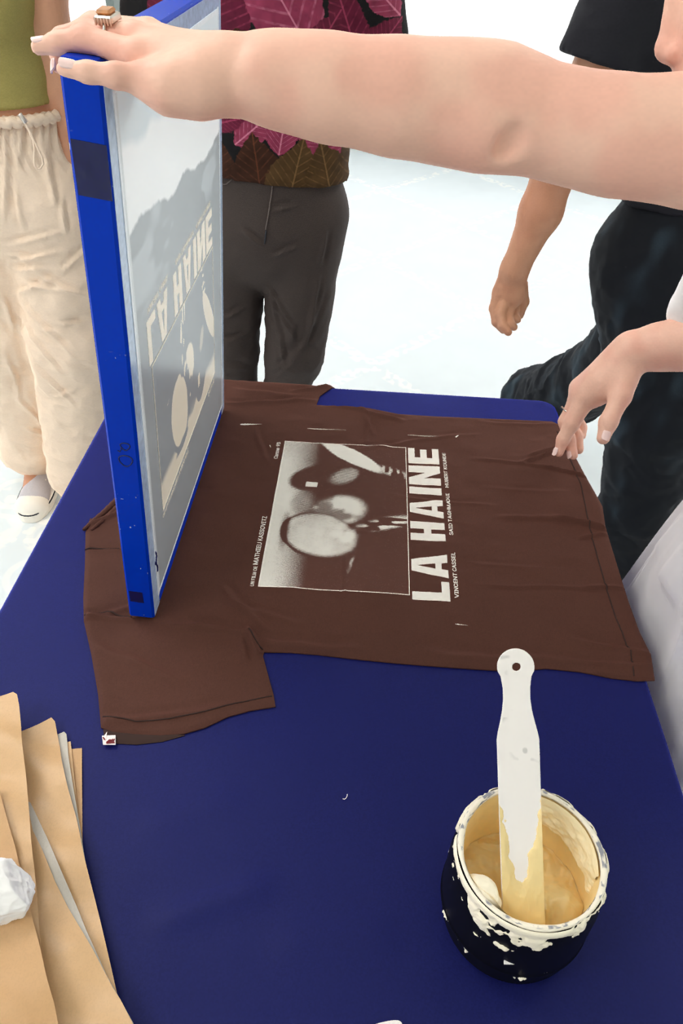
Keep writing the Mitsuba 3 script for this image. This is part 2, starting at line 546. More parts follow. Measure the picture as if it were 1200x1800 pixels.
# ------------------------------------------------------------------ the setting
put('floor', box([-4.4, -3.4, -0.1], [4.4, 6.3, 0.0]), 'm_floor', kind='structure', label='glossy pale floor with a faint printed pattern')
put('pavement', box([-40, -30, -0.3], [40, 50, -0.12]), 'm_pavement', kind='structure', label='bright pavement outside the openings')
put('ceiling', box([-4.4, -3.4, 3.1], [4.4, 6.4, 3.25]), 'm_ceiling', kind='structure')
put('wall_right', box([4.2, -3.2, 0], [4.4, 6.3, 0.21]), 'm_plinth', kind='structure')
put('wall_right__lintel', box([4.2, -3.2, 2.75], [4.4, 6.3, 3.1]), 'm_wall')
put('wall_right__panel', box([4.2, -3.2, 0.21], [4.4, 0.6, 2.75]), 'm_wall')
put('wall_front', box([-4.4, -3.4, 0], [4.4, -3.2, 3.1]), 'm_wall_front', kind='structure')
bw0, bw1 = np.array([-4.2, 6.45]), np.array([4.3, 4.75])
bd = unit(np.append(bw1 - bw0, 0))
bn = np.array([-bd[1], bd[0], 0])
bl = np.linalg.norm(bw1 - bw0)
POSTS = [0.3, 2.28, 6.3, 7.6]
put('wall_back', place(box([0, 0, 0], [bl, 0.25, 0.21], 0.01), np.append(bw0, 0), bd, bn, [0, 0, 1]), 'm_plinth', kind='structure', label='low grey plinth below the bright openings')
put('wall_back__lintel', place(box([0, 0, 2.75], [bl, 0.25, 3.1]), np.append(bw0, 0), bd, bn, [0, 0, 1]), 'm_wall')
for i, s in enumerate(POSTS):
    put('wall_back__post' + ('' if i == 0 else f'_{i:03d}'), place(box([s, 0.08, 0.21], [s + 0.06, 0.2, 2.75], 0.004), np.append(bw0, 0), bd, bn, [0, 0, 1]), 'm_post')
put('wall_left', box([-4.4, -3.2, 0], [-4.2, 6.3, 0.21]), 'm_plinth', kind='structure')
put('wall_left__lintel', box([-4.4, -3.2, 2.75], [-4.2, 6.3, 3.1]), 'm_wall')
for i, s in enumerate(np.arange(-3.0, 6.3, 1.5)):
    put('wall_left__post' + ('' if i == 0 else f'_{i:03d}'), box([-4.34, s, 0.21], [-4.25, s + 0.06, 2.75]), 'm_post')
for i, (x, y, z) in enumerate(FILL_LAMPS):
    k = 'added_fill_lamp' + ('' if i == 0 else f'_{i:03d}')
    put(k + '__housing', box([x - 0.65, y - 0.65, z + 0.005], [x + 0.65, y + 0.65, z + 0.1], 0.01), 'm_post')
    area_light(k + '__panel', x, y, z, 1.2, 1.2, FILL_POWER)
    thing(k, ['added unseen fill panel to the left, nearest the camera', 'added unseen fill panel above the person in beige trousers', 'added unseen fill panel to the right, above the woman in white'][i], 'ceiling light')

# ------------------------------------------------------------------ table and its cloth
TX0, TX1, TY0, TY1, TZ = -0.444, 0.352, -0.06, 1.204, 0.75
put('table__top', box([TX0 + 0.012, TY0 + 0.012, TZ - 0.032], [TX1 - 0.035, TY1 - 0.012, TZ - 0.004], 0.004), 'm_table')
for i, (x, y) in enumerate([(TX0 + 0.07, TY0 + 0.07), (TX1 - 0.07, TY0 + 0.07), (TX0 + 0.07, TY1 - 0.07), (TX1 - 0.09, TY1 - 0.07)]):
    put('table__leg' + ('' if i == 0 else f'_{i:03d}'), box([x - 0.02, y - 0.02, 0], [x + 0.02, y + 0.02, TZ - 0.03], 0.004), 'm_post')
thing('table', 'table covered by the navy blue cloth', 'table')


def cloth_z(P):
    x, y = P[:, 0], P[:, 1]
    z = 0.0008 * vnoise(np.column_stack([x, y, 0 * x]), 9, 3) * 2
    # one low ridge near the front and a pressed crease on the left
    for (a, b, amp, w) in ((pz(270, 1625), pz(470, 1555), 0.0035, 0.011), (pz(20, 965), pz(160, 992), 0.0009, 0.0025), (pz(480, 1660), pz(690, 1640), 0.0018, 0.016), (pz(250, 1455), pz(420, 1400), 0.0012, 0.014)):
        d = (b - a)[:2]
        L = np.linalg.norm(d)
        d = d / L
        s = (P - a[:2]) @ d
        t = (P - a[:2]) @ np.array([-d[1], d[0]])
        z = z + amp * np.exp(-(t / w) ** 2) * np.clip(np.minimum(s, L - s) / (0.25 * L) + 0.4, 0, 1)
    return z


tt = Polygon([(TX0 + 0.03, TY0 + 0.03), (TX1 - 0.027, TY0 + 0.03), (TX1 - 0.030, 0.5), (TX1 - 0.047, TY1 - 0.03), (TX0 + 0.03, TY1 - 0.03)]).buffer(0.022, quad_segs=10)
P, tri, nb, dist = sheet2d(np.array(tt.exterior.coords)[:-1][::-1], 0.009)
P = P.copy()
ring = P[:nb]
sgn = 1.0 if Polygon(ring).exterior.is_ccw else -1.0
tg = np.roll(ring, -1, 0) - np.roll(ring, 1, 0)
outn = sgn * np.stack([tg[:, 1], -tg[:, 0]], 1) / np.linalg.norm(tg, axis=1, keepdims=True)
fall = np.clip(dist / 0.02, 0, 1)
V = [np.column_stack([P, TZ + cloth_z(P) * fall - 0.0])]
F = [tri]
prev = np.arange(nb)
count = len(P)
arc = np.cumsum(np.linalg.norm(np.roll(ring, -1, 0) - ring, axis=1))
for k, (o, z) in enumerate([(0.003, -0.0006), (0.0055, -0.0022), (0.0072, -0.0048), (0.008, -0.009)] + [(0.008 + 0.0 * q, -0.009 - 0.031 * q) for q in range(1, 10)]):
    flare = max(0, k - 3) / 9
    off = o + flare * (0.009 + 0.006 * np.sin(arc * 21) + 0.004 * np.sin(arc * 34 + 1))
    V.append(np.column_stack([ring + outn * np.broadcast_to(off, nb)[:, None], np.full(nb, TZ + z)]))
    cur = count + np.arange(nb)
    a, b, c, d = prev, np.roll(prev, -1), np.roll(cur, -1), cur
    q = np.vstack([np.stack([a, d, c], 1), np.stack([a, c, b], 1)])
    F.append(q if sgn > 0 else q[:, ::-1])
    prev = cur
    count += nb
outer = trimesh.Trimesh(np.vstack(V), np.vstack(F), process=False)
inner = outer.vertices - normals(outer) * 0.0007
j_ = np.roll(prev, -1)
no = len(outer.vertices)
rimf = np.vstack([np.stack([prev, j_, j_ + no], 1), np.stack([prev, j_ + no, prev + no], 1)])
put('tablecloth', trimesh.Trimesh(np.vstack([outer.vertices, inner]), np.vstack([outer.faces, outer.faces[:, ::-1] + no, rimf if sgn < 0 else rimf[:, ::-1]]), process=False), 'm_tablecloth', smooth=60)
thing('tablecloth', 'smooth navy blue cloth covering the table', 'tablecloth')

# ------------------------------------------------------------------ the brown t-shirt
SZ = TZ + 0.0012
sh_px = [(585, 679), (562, 695), (556, 711), (585, 713), (615, 716), (645, 716), (700, 727), (760, 731), (830, 734), (900, 737), (970, 740), (986, 747),
         (1000, 776), (1013, 806), (1030, 838), (1047, 868), (1059, 890), (1064, 925), (1077, 968), (1090, 1010), (1105, 1058), (1124, 1110), (1144, 1150), (1151, 1195),
         (1120, 1196), (1075, 1191), (1020, 1180), (960, 1174), (900, 1179), (850, 1176), (790, 1172), (700, 1165), (620, 1157), (560, 1150), (510, 1146), (464, 1145), (462, 1152),
         (470, 1182), (481, 1222), (484, 1241), (440, 1248), (400, 1259), (360, 1278), (322, 1289), (280, 1292), (235, 1290), (200, 1286), (177, 1278), (172, 1220), (160, 1150),
         (147, 1092), (146, 1050), (149, 990), (150, 935), (158, 910)]
sh = [pz(x, y, SZ + 0.002)[:2] for x, y in sh_px]
# the neck opening and the far shoulder, hidden by the screen, mirror the near one
sh += [[-0.372, 0.80], [-0.352, 0.845], [-0.345, 0.885], [-0.352, 0.93], [-0.372, 0.97], [-0.392, 1.0], [-0.385, 1.09], [-0.376, 1.16], [-0.371, 1.23], [-0.361, 1.275],
       [-0.30, 1.262], [-0.22, 1.255], [-0.14, 1.250], [-0.07, 1.245], [-0.052, 1.222]]
sh = np.array(sh)
creases = [  # pixel ends, height, width
    ((1062, 930), (985, 915), 0.004, 0.006), ((985, 915), (880, 913), 0.0018, 0.006), ((1040, 843), (955, 824), 0.0026, 0.004), ((955, 824), (840, 811), 0.0016, 0.004), ((985, 795), (925, 815), 0.003, 0.004),
    ((985, 788), (935, 803), 0.002, 0.003), ((1095, 1036), (1040, 1038), 0.002, 0.004), ((1080, 1043), (840, 1029), 0.0014, 0.003), ((1064, 940), (1030, 948), 0.002, 0.004),
    ((640, 726), (700, 740), 0.003, 0.008), ((640, 728), (655, 760), 0.0018, 0.006), ((575, 712), (640, 722), 0.003, 0.006), ((400, 712), (555, 708), 0.0032, 0.008), ((420, 690), (520, 700), 0.003, 0.012), ((520, 690), (575, 680), 0.003, 0.007),
    ((600, 795), (840, 765), 0.0012, 0.006), ((700, 875), (860, 893), 0.0012, 0.005), ((400, 1060), (520, 1095), 0.0018, 0.006), ((330, 1100), (450, 1120), 0.003, 0.008), ((395, 1040), (470, 1105), 0.0022, 0.007), ((290, 1100), (440, 1112), 0.002, 0.007),
    ((450, 1128), (620, 1146), 0.003, 0.009), ((438, 1118), (452, 1142), 0.005, 0.007), ((425, 1125), (432, 1150), 0.002, 0.005), ((150, 1085), (230, 1090), 0.003, 0.006), ((150, 1090), (215, 1072), 0.0022, 0.006), ((175, 1140), (260, 1172), 0.0016, 0.008), ((230, 1160), (310, 1200), 0.0018, 0.012),
    ((190, 1268), (300, 1262), 0.0022, 0.007), ((300, 1262), (400, 1240), 0.0018, 0.007), ((160, 905), (200, 885), 0.005, 0.008), ((158, 925), (205, 905), 0.004, 0.007), ((150, 968), (215, 968), 0.0018, 0.003),
    ((760, 1150), (1000, 1168), 0.002, 0.008), ((1000, 1165), (1148, 1172), 0.002, 0.005), ((900, 1180), (1060, 1186), 0.002, 0.006), ((1018, 1130), (1140, 1150), 0.0022, 0.006), ((560, 930), (640, 935), 0.0008, 0.004),
    ((596, 1098), (610, 980), 0.0008, 0.004), ((640, 780), (648, 730), 0.0014, 0.005), ((850, 745), (980, 750), 0.0014, 0.006), ((820, 990), (950, 1002), 0.0008, 0.005), ((860, 860), (1000, 868), 0.0008, 0.006), ((450, 760), (470, 810), 0.0010, 0.006)]
creases = [(pz(*a, SZ)[:2], pz(*b, SZ)[:2], h, w) for a, b, h, w in creases]
sh_poly = Polygon(sh)


def shirt_z(P):
    P = np.asarray(P, float)[:, :2]
    d = shapely.distance(shapely.points(P), shapely.boundary(sh_poly))
    p3 = np.column_stack([P, 0 * P[:, 0]])
    z = 0.0034 + 0.0030 * vnoise(p3, 11, 2) + 0.0030 * vnoise(p3 * [1, 1.7, 1], 24, 9) + 0.0004 * vnoise(p3, 95, 4)
    for a, b, h, w in creases:
        v = b - a
        L = np.linalg.norm(v)
        v = v / L
        s = (P - a) @ v
        t = (P - a) @ np.array([-v[1], v[0]]) + 0.15 * w * np.sin(s * 90) + 0.003 * np.sin(s * 31)
        z = z + 1.7 * h * (np.exp(-(t / (0.6 * w)) ** 2) - 0.45 * np.exp(-((t - 1.3 * w) / (0.7 * w)) ** 2)) * np.clip(np.minimum(s + 0.015, L + 0.015 - s) / (0.3 * L), 0, 1)
    # the sewn hems stand a little proud of the cloth beside them
    z = z * (0.25 + 0.75 * (1 - np.exp(-d / 0.0025)))
    return SZ + np.maximum(z, 0.0012)


def drape(V):
    """Lets what reaches past the far table edge hang down over it."""
    V = np.array(V, float)
    s = np.maximum(V[:, 1] - (TY1 - 0.010), 0)
    r = 0.012
    a = np.minimum(s / r, math.pi / 2)
    over = np.maximum(s - r * math.pi / 2, 0)
    lift = V[:, 2] - SZ
    far = V[:, 1] > TY1 - 0.010
    y = TY1 - 0.010 + (r + lift) * np.sin(a) + 0.05 * over
    z = SZ - r + (r + lift) * np.cos(a) - over
    V[far, 1], V[far, 2] = y[far], z[far]
    return V


P, tri, nb, dist = sheet2d(sh, 0.0034)
top = shirt_z(P)
m = close_sheet(P, tri, nb, top, np.full(len(P), SZ - 0.0004))
m.vertices = drape(m.vertices)
put('t_shirt__fabric', m, 'm_brown', smooth=50)
thing('t_shirt', 'brown short-sleeved t-shirt spread flat on the blue table with a pale print', 't-shirt')


def stitched(pts, key, off=0.0006, r=0.0006):
    pts = np.array([pz(x, y, SZ)[:2] for x, y in pts])
    ls = LineString(pts)
    q = np.array([ls.interpolate(t, normalized=True).coords[0] for t in np.linspace(0, 1, max(8, int(ls.length / 0.006)))])
    put(key, tube(drape(np.column_stack([q, shirt_z(q) + off - 0.0004])), r, 5), 'm_thread_shade_brown', smooth=True)


stitched([(978, 760), (1000, 808), (1020, 856), (1030, 905), (1040, 950), (1056, 1010), (1080, 1090), (1106, 1150), (1112, 1192)], 't_shirt__hem_stitching', r=0.0009)
stitched([(182, 1264), (240, 1274), (300, 1269), (360, 1256), (420, 1238), (478, 1226)], 't_shirt__sleeve_stitching', r=0.0008)
stitched([(150, 1088), (190, 1078), (232, 1090)], 't_shirt__shoulder_stitching', r=0.0012)
stitched([(150, 968), (210, 969)], 't_shirt__shoulder_stitching_001', r=0.0012)
stitched([(438, 1118), (446, 1128), (462, 1143)], 't_shirt__armhole_stitching', r=0.001)
# ribbed collar lying at the neck opening
for i in range(2):
    q = np.array([[-0.384 + 0.011 * i, 0.775], [-0.366 + 0.011 * i, 0.81], [-0.350 + 0.011 * i, 0.85], [-0.343 + 0.011 * i, 0.885], [-0.350 + 0.011 * i, 0.93], [-0.372 + 0.011 * i, 0.975]])
    ls = LineString(q)
    q = np.array([ls.interpolate(t, normalized=True).coords[0] for t in np.linspace(0, 1, 60)])
    put('t_shirt__collar' + ('' if i == 0 else '_001'), tube(np.column_stack([q, SZ + 0.001 + 0.005 * np.sin(np.linspace(0.05, 0.95, 60) * np.pi) ** 0.5]), (0.0058 + 0.0005 * np.sin(np.arange(60) * 2.4)) * np.sin(np.linspace(0.03, 0.97, 60) * np.pi) ** 0.4, 8), 'm_brown', smooth=True)
# open sleeve end: the under layer shows as a lip below the hem, with a size tag pinned in it
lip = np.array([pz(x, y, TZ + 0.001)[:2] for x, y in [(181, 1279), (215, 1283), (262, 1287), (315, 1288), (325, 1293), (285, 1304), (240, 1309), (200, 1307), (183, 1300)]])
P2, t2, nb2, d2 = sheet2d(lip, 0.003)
put('t_shirt__sleeve_lining', close_sheet(P2, t2, nb2, TZ + 0.0011 + 0.0016 * (1 - np.exp(-d2 / 0.002)), np.full(len(P2), TZ + 0.0006)), 'm_thread_shade_brown', smooth=50)  # shade inside the open sleeve painted in by the darker brown
a, b, c, d = [pz(x, y, TZ + 0.005) for x, y in [(179, 1293), (203, 1292), (203, 1309), (181, 1309)]]
tagm = trimesh.convex.convex_hull(np.vstack([np.array([a, b, c, d]), np.array([a, b, c, d]) - [0, 0, 0.0008]]))
put('t_shirt__tag', tagm, 'm_tag', label='small white printed tag at the sleeve end')
a2, b2, c2 = [pz(x, y, TZ + 0.006) for x, y in [(180, 1297), (188, 1286), (186, 1300)]]
put('t_shirt__tag_001', trimesh.convex.convex_hull(np.vstack([np.array([a2, b2, c2]), np.array([a2, b2, c2]) - [0, 0, 0.001]])), 'm_tag')
marks = []
for (x0, y0), (x1, y1) in (((181, 1296), (184, 1300)), ((187, 1305), (193, 1300)), ((190, 1305), (195, 1300)), ((194, 1305), (198, 1299)), ((198, 1304), (201, 1299)), ((187, 1306), (201, 1305))):
    marks.append(tube([pz(x0, y0, TZ + 0.0058), pz(x1, y1, TZ + 0.0058)], 0.0007, 5))
put('t_shirt__tag__print', trimesh.util.concatenate(marks), 'm_tag_red')

# ------------------------------------------------------------------ the print: text, frame line and a plain abstract picture
PO = pz(453, 1031, SZ + 0.003)[:2]
PA = math.radians(0.63)
PT, PN = np.array([-math.sin(PA), math.cos(PA)]), np.array([math.cos(PA), math.sin(PA)])     # along the text, across it


def bar_glyphs(a0, a1, kind, h0=0.2, h1=0.249):
    """A heavy block capital between a0 and a1 along the line; the letter's top is at h0, its foot at h1."""
    w, H = a1 - a0, h1 - h0
    s = min(0.017, w * 0.42)
    t = 0.0105
    if kind == 'L':
        p = [(0, 0), (w, 0), (w, t), (s, t), (s, H), (0, H)]
    elif kind == 'I':
        p = [(0, 0), (w, 0), (w, H), (0, H)]
    elif kind == 'E':
        m0, m1 = H / 2 - t / 2, H / 2 + t / 2
        p = [(0, 0), (w, 0), (w, t), (s, t), (s, m0), (w * 0.93, m0), (w * 0.93, m1), (s, m1), (s, H - t), (w, H - t), (w, H), (0, H)]
    elif kind == 'H':
        s = w * 0.38
        m0, m1 = H / 2 - t / 2, H / 2 + t / 2
        p = [(0, 0), (s, 0), (s, m0), (w - s, m0), (w - s, 0), (w, 0), (w, H), (w - s, H), (w - s, m1), (s, m1), (s, H), (0, H)]
    elif kind == 'N':
        s = w * 0.36
        p = [(0, 0), (s, 0), (s, H * 0.52), (w - s, 0), (w, 0), (w, H), (w - s, H), (w - s, H * 0.48), (s, H), (0, H)]
    elif kind == 'A':
        s = w * 0.33
        g = Polygon([(0, 0), (w * 0.27, H), (w * 0.73, H), (w, 0), (w - s, 0), (w - s * 1.12, H * 0.17), (s * 1.12, H * 0.17), (s, 0)])
        hole = Polygon([(w * 0.385, H * 0.34), (w * 0.615, H * 0.34), (w * 0.5, H * 0.84)])
        return shapely.affinity.translate(g.difference(hole), a0, 0)
    return shapely.affinity.translate(Polygon(p), a0, 0)


TITLE = [('L', -0.0066, 0.0267), ('A', 0.0343, 0.0795), ('H', 0.1065, 0.1464), ('A', 0.1566, 0.1988), ('I', 0.2111, 0.2277), ('N', 0.234, 0.2825), ('E', 0.2878, 0.3291)]


def small_text(text, a0, a1, foot, height, depth=0.0004):
    """A line of small capitals from a0 to a1 along the print; its feet at 'foot' across it. Returns a mesh in (along, across, up)."""
    m = meshkit.text_mesh(text, height, depth, bold=True)
    m.vertices[:, 0] -= m.vertices[:, 0].min()
    m.vertices[:, 0] *= (a1 - a0) / m.vertices[:, 0].max()
    return trimesh.Trimesh(np.column_stack([a0 + m.vertices[:, 0], foot - m.vertices[:, 1], m.vertices[:, 2]]), m.faces[:, ::-1], process=False)


def title_letter(kind, a0, a1, depth=0.0004):
    m = extrude(bar_glyphs(a0, a1, kind), depth)
    m = trimesh.Trimesh(*trimesh.remesh.subdivide_to_size(m.vertices, m.faces, 0.006), process=False)
    m.vertices[:, 1] = 0.249 - m.vertices[:, 1]
    m.faces = m.faces[:, ::-1]
    return m


def frame_line(depth=0.0004):
    g = shapely.box(0, 0, 0.33, 0.197).difference(shapely.box(0.0012, 0.0012, 0.3288, 0.1958))
    m = extrude(g, depth)
    return trimesh.Trimesh(*trimesh.remesh.subdivide_to_size(m.vertices, m.faces, 0.006), process=False)


LINES = [('caption', 'VINCENT CASSEL', 0.0005, 0.0848, 0.2602, 0.0052), ('caption', 'SAID TAGHMAOUI', 0.121, 0.2168, 0.2602, 0.0052), ('caption', 'HUBERT KOUNDE', 0.2305, 0.3200, 0.2602, 0.0052),
         ('caption', 'UN FILM DE', 0.0, 0.0365, -0.0055, 0.0046), ('caption', 'MATHIEU KASSOVITZ', 0.0395, 0.1400, -0.0055, 0.0062), ('caption', 'Canne 95', 0.2795, 0.3250, -0.0065, 0.0058)]


def on_shirt(m, lift):
    q = PO + m.vertices[:, :1] * PT + m.vertices[:, 1:2] * PN
    z = shirt_z(q) + lift + m.vertices[:, 2]
    r = trimesh.Trimesh(np.column_stack([q, z]), m.faces, process=False)
    return r


for i, (k, a0, a1) in enumerate(TITLE):
    put('t_shirt__letter' + ('' if i == 0 else f'_{i:03d}'), on_shirt(title_letter(k, a0, a1), 0.0002), 'm_print')
for i, (n, text, a0, a1, foot, h) in enumerate(LINES):
    put('t_shirt__caption' + ('' if i == 0 else f'_{i:03d}'), on_shirt(small_text(text, a0, a1, foot, h), 0.0002), 'm_print')
put('t_shirt__border_line', on_shirt(frame_line(), 0.0003), 'm_print', label='thin printed rectangle around the picture')


def picture_grid(step=0.0025):
    u, v = np.linspace(0, 0.33, int(0.33 / step)), np.linspace(0, 0.197, int(0.197 / step))
    U, W = np.meshgrid(u, v, indexing='ij')
    i = np.arange(U.size).reshape(U.shape)
    f = np.vstack([np.stack([i[:-1, :-1], i[1:, :-1], i[1:, 1:]], -1).reshape(-1, 3), np.stack([i[:-1, :-1], i[1:, 1:], i[:-1, 1:]], -1).reshape(-1, 3)])
    return U.ravel(), W.ravel(), f


U, W, f = picture_grid()
q = PO + U[:, None] * PT + W[:, None] * PN
put('t_shirt__picture', trimesh.Trimesh(np.column_stack([q, shirt_z(q) + 0.00025]), f[:, ::-1], process=False), 'm_picture', smooth=True, uv=np.column_stack([W, U]), label='line-screened abstract picture printed in white')
stray = []
for (x0, y0, x1, y1, w) in ((422, 747, 460, 746, 0.0022), (540, 753, 608, 757, 0.0007), (716, 765, 770, 768, 0.0006), (800, 770, 806, 767, 0.0012), (800, 1097, 822, 1100, 0.0005), (474, 783, 476, 788, 0.0006)):
    a, b = pz(x0, y0, SZ + 0.003), pz(x1, y1, SZ + 0.003)
    s = np.linspace(0, 1, 14)
    q = a[None, :2] + s[:, None] * (b - a)[None, :2]
    w_ = w * np.where(s < 0.25, 0.5 + 2 * s, np.clip(1.33 - 1.33 * s, 0.06, 1)) * (0.8 + 0.4 * rng.random(14))
    nn = unit(b - a)[:2]
    nn = np.array([-nn[1], nn[0]])
    lo_, hi_ = q - nn * w_[:, None], q + nn * w_[:, None]
    stray.append(extrude(Polygon(np.vstack([lo_, hi_[::-1]])).buffer(0), 0.0004))
for i, m in enumerate(stray):
    m.vertices[:, 2] += shirt_z(m.vertices[:, :2]) + 0.0002
    put('t_shirt__ink_mark' + ('' if i == 0 else f'_{i:03d}'), m, 'm_print')

# ------------------------------------------------------------------ the silk screen, tilted up on its long edge
LEAN = math.radians(3.45)
FO = np.array([-0.245, 0.619, TZ + 0.0068])
FH, FX, FY = np.array([math.sin(LEAN), 0, math.cos(LEAN)]), np.array([math.cos(LEAN), 0, -math.sin(LEAN)]), np.array([0, 1.0, 0])
FU, FHH, FT, FB = 0.481, 0.602, 0.031, 0.028


def on_frame(m, x=0.0, mirror=False):
    """From (along u, up h, out of the face) to the room."""
    return place(m, FO + FX * x, FY, FH, FX)


for i, (lo, hi) in enumerate([((0, 0), (FB, FHH)), ((FU - FB, 0), (FU, FHH)), ((FB, 0), (FU - FB, FB)), ((FB, FHH - FB), (FU - FB, FHH))]):
    put('silk_screen__rail' + ('' if i == 0 else f'_{i:03d}'), on_frame(box([lo[0], lo[1], -FT], [hi[0], hi[1], 0], 0.0025)), 'm_paintblue')
thing('silk_screen', 'blue framed printing screen held upright on the t-shirt, its grey mesh showing mirrored letters', 'printing screen')
u = np.linspace(0.0235, FU - 0.0235, 60)
h = np.linspace(0.0235, FHH - 0.0235, 70)
U, W = np.meshgrid(u, h, indexing='ij')
i = np.arange(U.size).reshape(U.shape)
f = np.vstack([np.stack([i[:-1, :-1], i[1:, :-1], i[1:, 1:]], -1).reshape(-1, 3), np.stack([i[:-1, :-1], i[1:, 1:], i[:-1, 1:]], -1).reshape(-1, 3)])
front = np.column_stack([U.ravel(), W.ravel(), np.full(U.size, 0.0008)])
m = trimesh.Trimesh(front, f, process=False)
m = on_frame(m)
put('silk_screen__mesh', m, 'm_screen', smooth=True, uv=np.column_stack([U.ravel(), W.ravel()]), label='grey coated mesh with a paler upper half')
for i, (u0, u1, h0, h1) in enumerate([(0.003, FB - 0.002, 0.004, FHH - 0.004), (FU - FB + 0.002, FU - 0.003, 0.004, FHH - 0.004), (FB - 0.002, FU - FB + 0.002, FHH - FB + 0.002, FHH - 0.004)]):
    put('silk_screen__glue_painted_sheen' + ('' if i == 0 else f'_{i:03d}'), on_frame(box([u0, h0, -0.001], [u1, h1, 0.0005])), 'm_sheen_film')  # glue over the rails, bright reflection painted as its pale colour
# glued mesh border along the rails: pale strip at the near rail
strip = []
for (u0, u1, h0, h1) in ((0.021, 0.026, 0.02, FHH - 0.02), (FU - 0.026, FU - 0.021, 0.02, FHH - 0.02), (0.021, FU - 0.021, FHH - 0.026, FHH - 0.021), (0.021, FU - 0.021, 0.021, 0.0245)):
    strip.append(on_frame(box([u0, h0, 0.0002], [u1, h1, 0.0012])))
for i, m in enumerate(strip):
    put('silk_screen__glue_edge' + ('' if i == 0 else f'_{i:03d}'), m, 'm_glue')
DU, DH = PO[1] - FO[1], PO[0] - FO[0]


def on_screen(m, lift):
    q = np.column_stack([m.vertices[:, 0] + DU - 0.002, m.vertices[:, 1] + DH, lift + m.vertices[:, 2]])
    r = trimesh.Trimesh(q, m.faces[:, ::-1], process=False)
    r = on_frame(r)
    return r


U, W, f = picture_grid(0.004)
put('silk_screen__picture', on_frame(trimesh.Trimesh(np.column_stack([U + DU - 0.002, W + DH, np.full(len(U), 0.0011)]), f, process=False)), 'm_screen_picture', smooth=True, uv=np.column_stack([W, U]),
    label='open abstract picture in the stencil')
for i, (k, a0, a1) in enumerate(TITLE):
    put('silk_screen__letter' + ('' if i == 0 else f'_{i:03d}'), on_screen(title_letter(k, a0, a1, 0.0002), 0.0009), 'm_stencil')
for i, (n, text, a0, a1, foot, hh) in enumerate(LINES):
    put('silk_screen__caption' + ('' if i == 0 else f'_{i:03d}'), on_screen(small_text(text, a0, a1, foot, hh, 0.0002), 0.0009), 'm_stencil')
put('silk_screen__border_line', on_screen(frame_line(), 0.0011), 'm_stencil')


def on_end(poly, depth, sink=0.0001):
    """A flat piece on the rail's near end face; x out from its left edge (-FT..0), y up the rail."""
    m = extrude(poly, depth)
    return place(m, FO - FY * sink, FX, FH, -FY)


put('silk_screen__tape', on_end(Polygon([(-0.0275, 0.505), (-0.0005, 0.503), (-0.001, 0.545), (-0.0285, 0.547)]), 0.0004), 'm_tape', label='glossy dark blue tape near the top of the rail')
put('silk_screen__tape_001', on_end(Polygon([(-0.027, 0.029), (-0.011, 0.028), (-0.0115, 0.046), (-0.0272, 0.0465)]), 0.0004), 'm_tape', label='small dark tape near the foot of the rail')
a = np.linspace(0, 2 * np.pi, 26)
loop = lambda cx, cy, rx, ry, k=0.0: [FO - FY * 0.0004 + FX * (cx + rx * math.cos(t) + k * math.sin(2 * t)) + FH * (cy + ry * math.sin(t)) for t in a[:-1]]
put('silk_screen__marker_number', trimesh.util.concatenate([tube(loop(-0.0125, 0.259, 0.0045, 0.0045, 0.001), 0.0006, 6, True), tube(loop(-0.0135, 0.241, 0.0068, 0.0068, 0.001), 0.0006, 6, True),
    tube([FO - FY * 0.0004 + FX * x + FH * y for x, y in ((-0.0165, 0.257), (-0.0185, 0.252), (-0.0205, 0.2535))], 0.0006, 6)]), 'm_marker', smooth=True, label='number written in dark marker')
put('silk_screen__ink_drip', tube([FO + FX * 0.0008 + FY * (0.024 + 0.002 * math.sin(t * 3)) + FH * (0.06 + t * 0.01) for t in np.linspace(0, 3.2, 16)], 0.0014 + 0.0008 * rng.random(16), 6), 'm_marker', smooth=True)

# ------------------------------------------------------------------ ink jar
JC = np.array([0.156, 0.307, TZ])
prof = [(0.0, 0.0012), (0.0575, 0.0012), (0.0600, 0.003), (0.0612, 0.008), (0.0612, 0.026), (0.0618, 0.0275), (0.0640, 0.0285), (0.0648, 0.030), (0.0648, 0.033), (0.0640, 0.0345), (0.0640, 0.060), (0.0638, 0.078), (0.0630, 0.090), (0.0612, 0.0985), (0.0598, 0.1005),
        (0.0598, 0.103), (0.0605, 0.104), (0.0605, 0.108), (0.0594, 0.1105), (0.0578, 0.1110), (0.0564, 0.1100), (0.0560, 0.106), (0.0560, 0.006), (0.0, 0.006)]
put('ink_jar__body', lathe(prof, 128, JC), 'm_jar', smooth=35)
thing('ink_jar', 'open black plastic jar of cream ink with smears round its rim', 'jar')
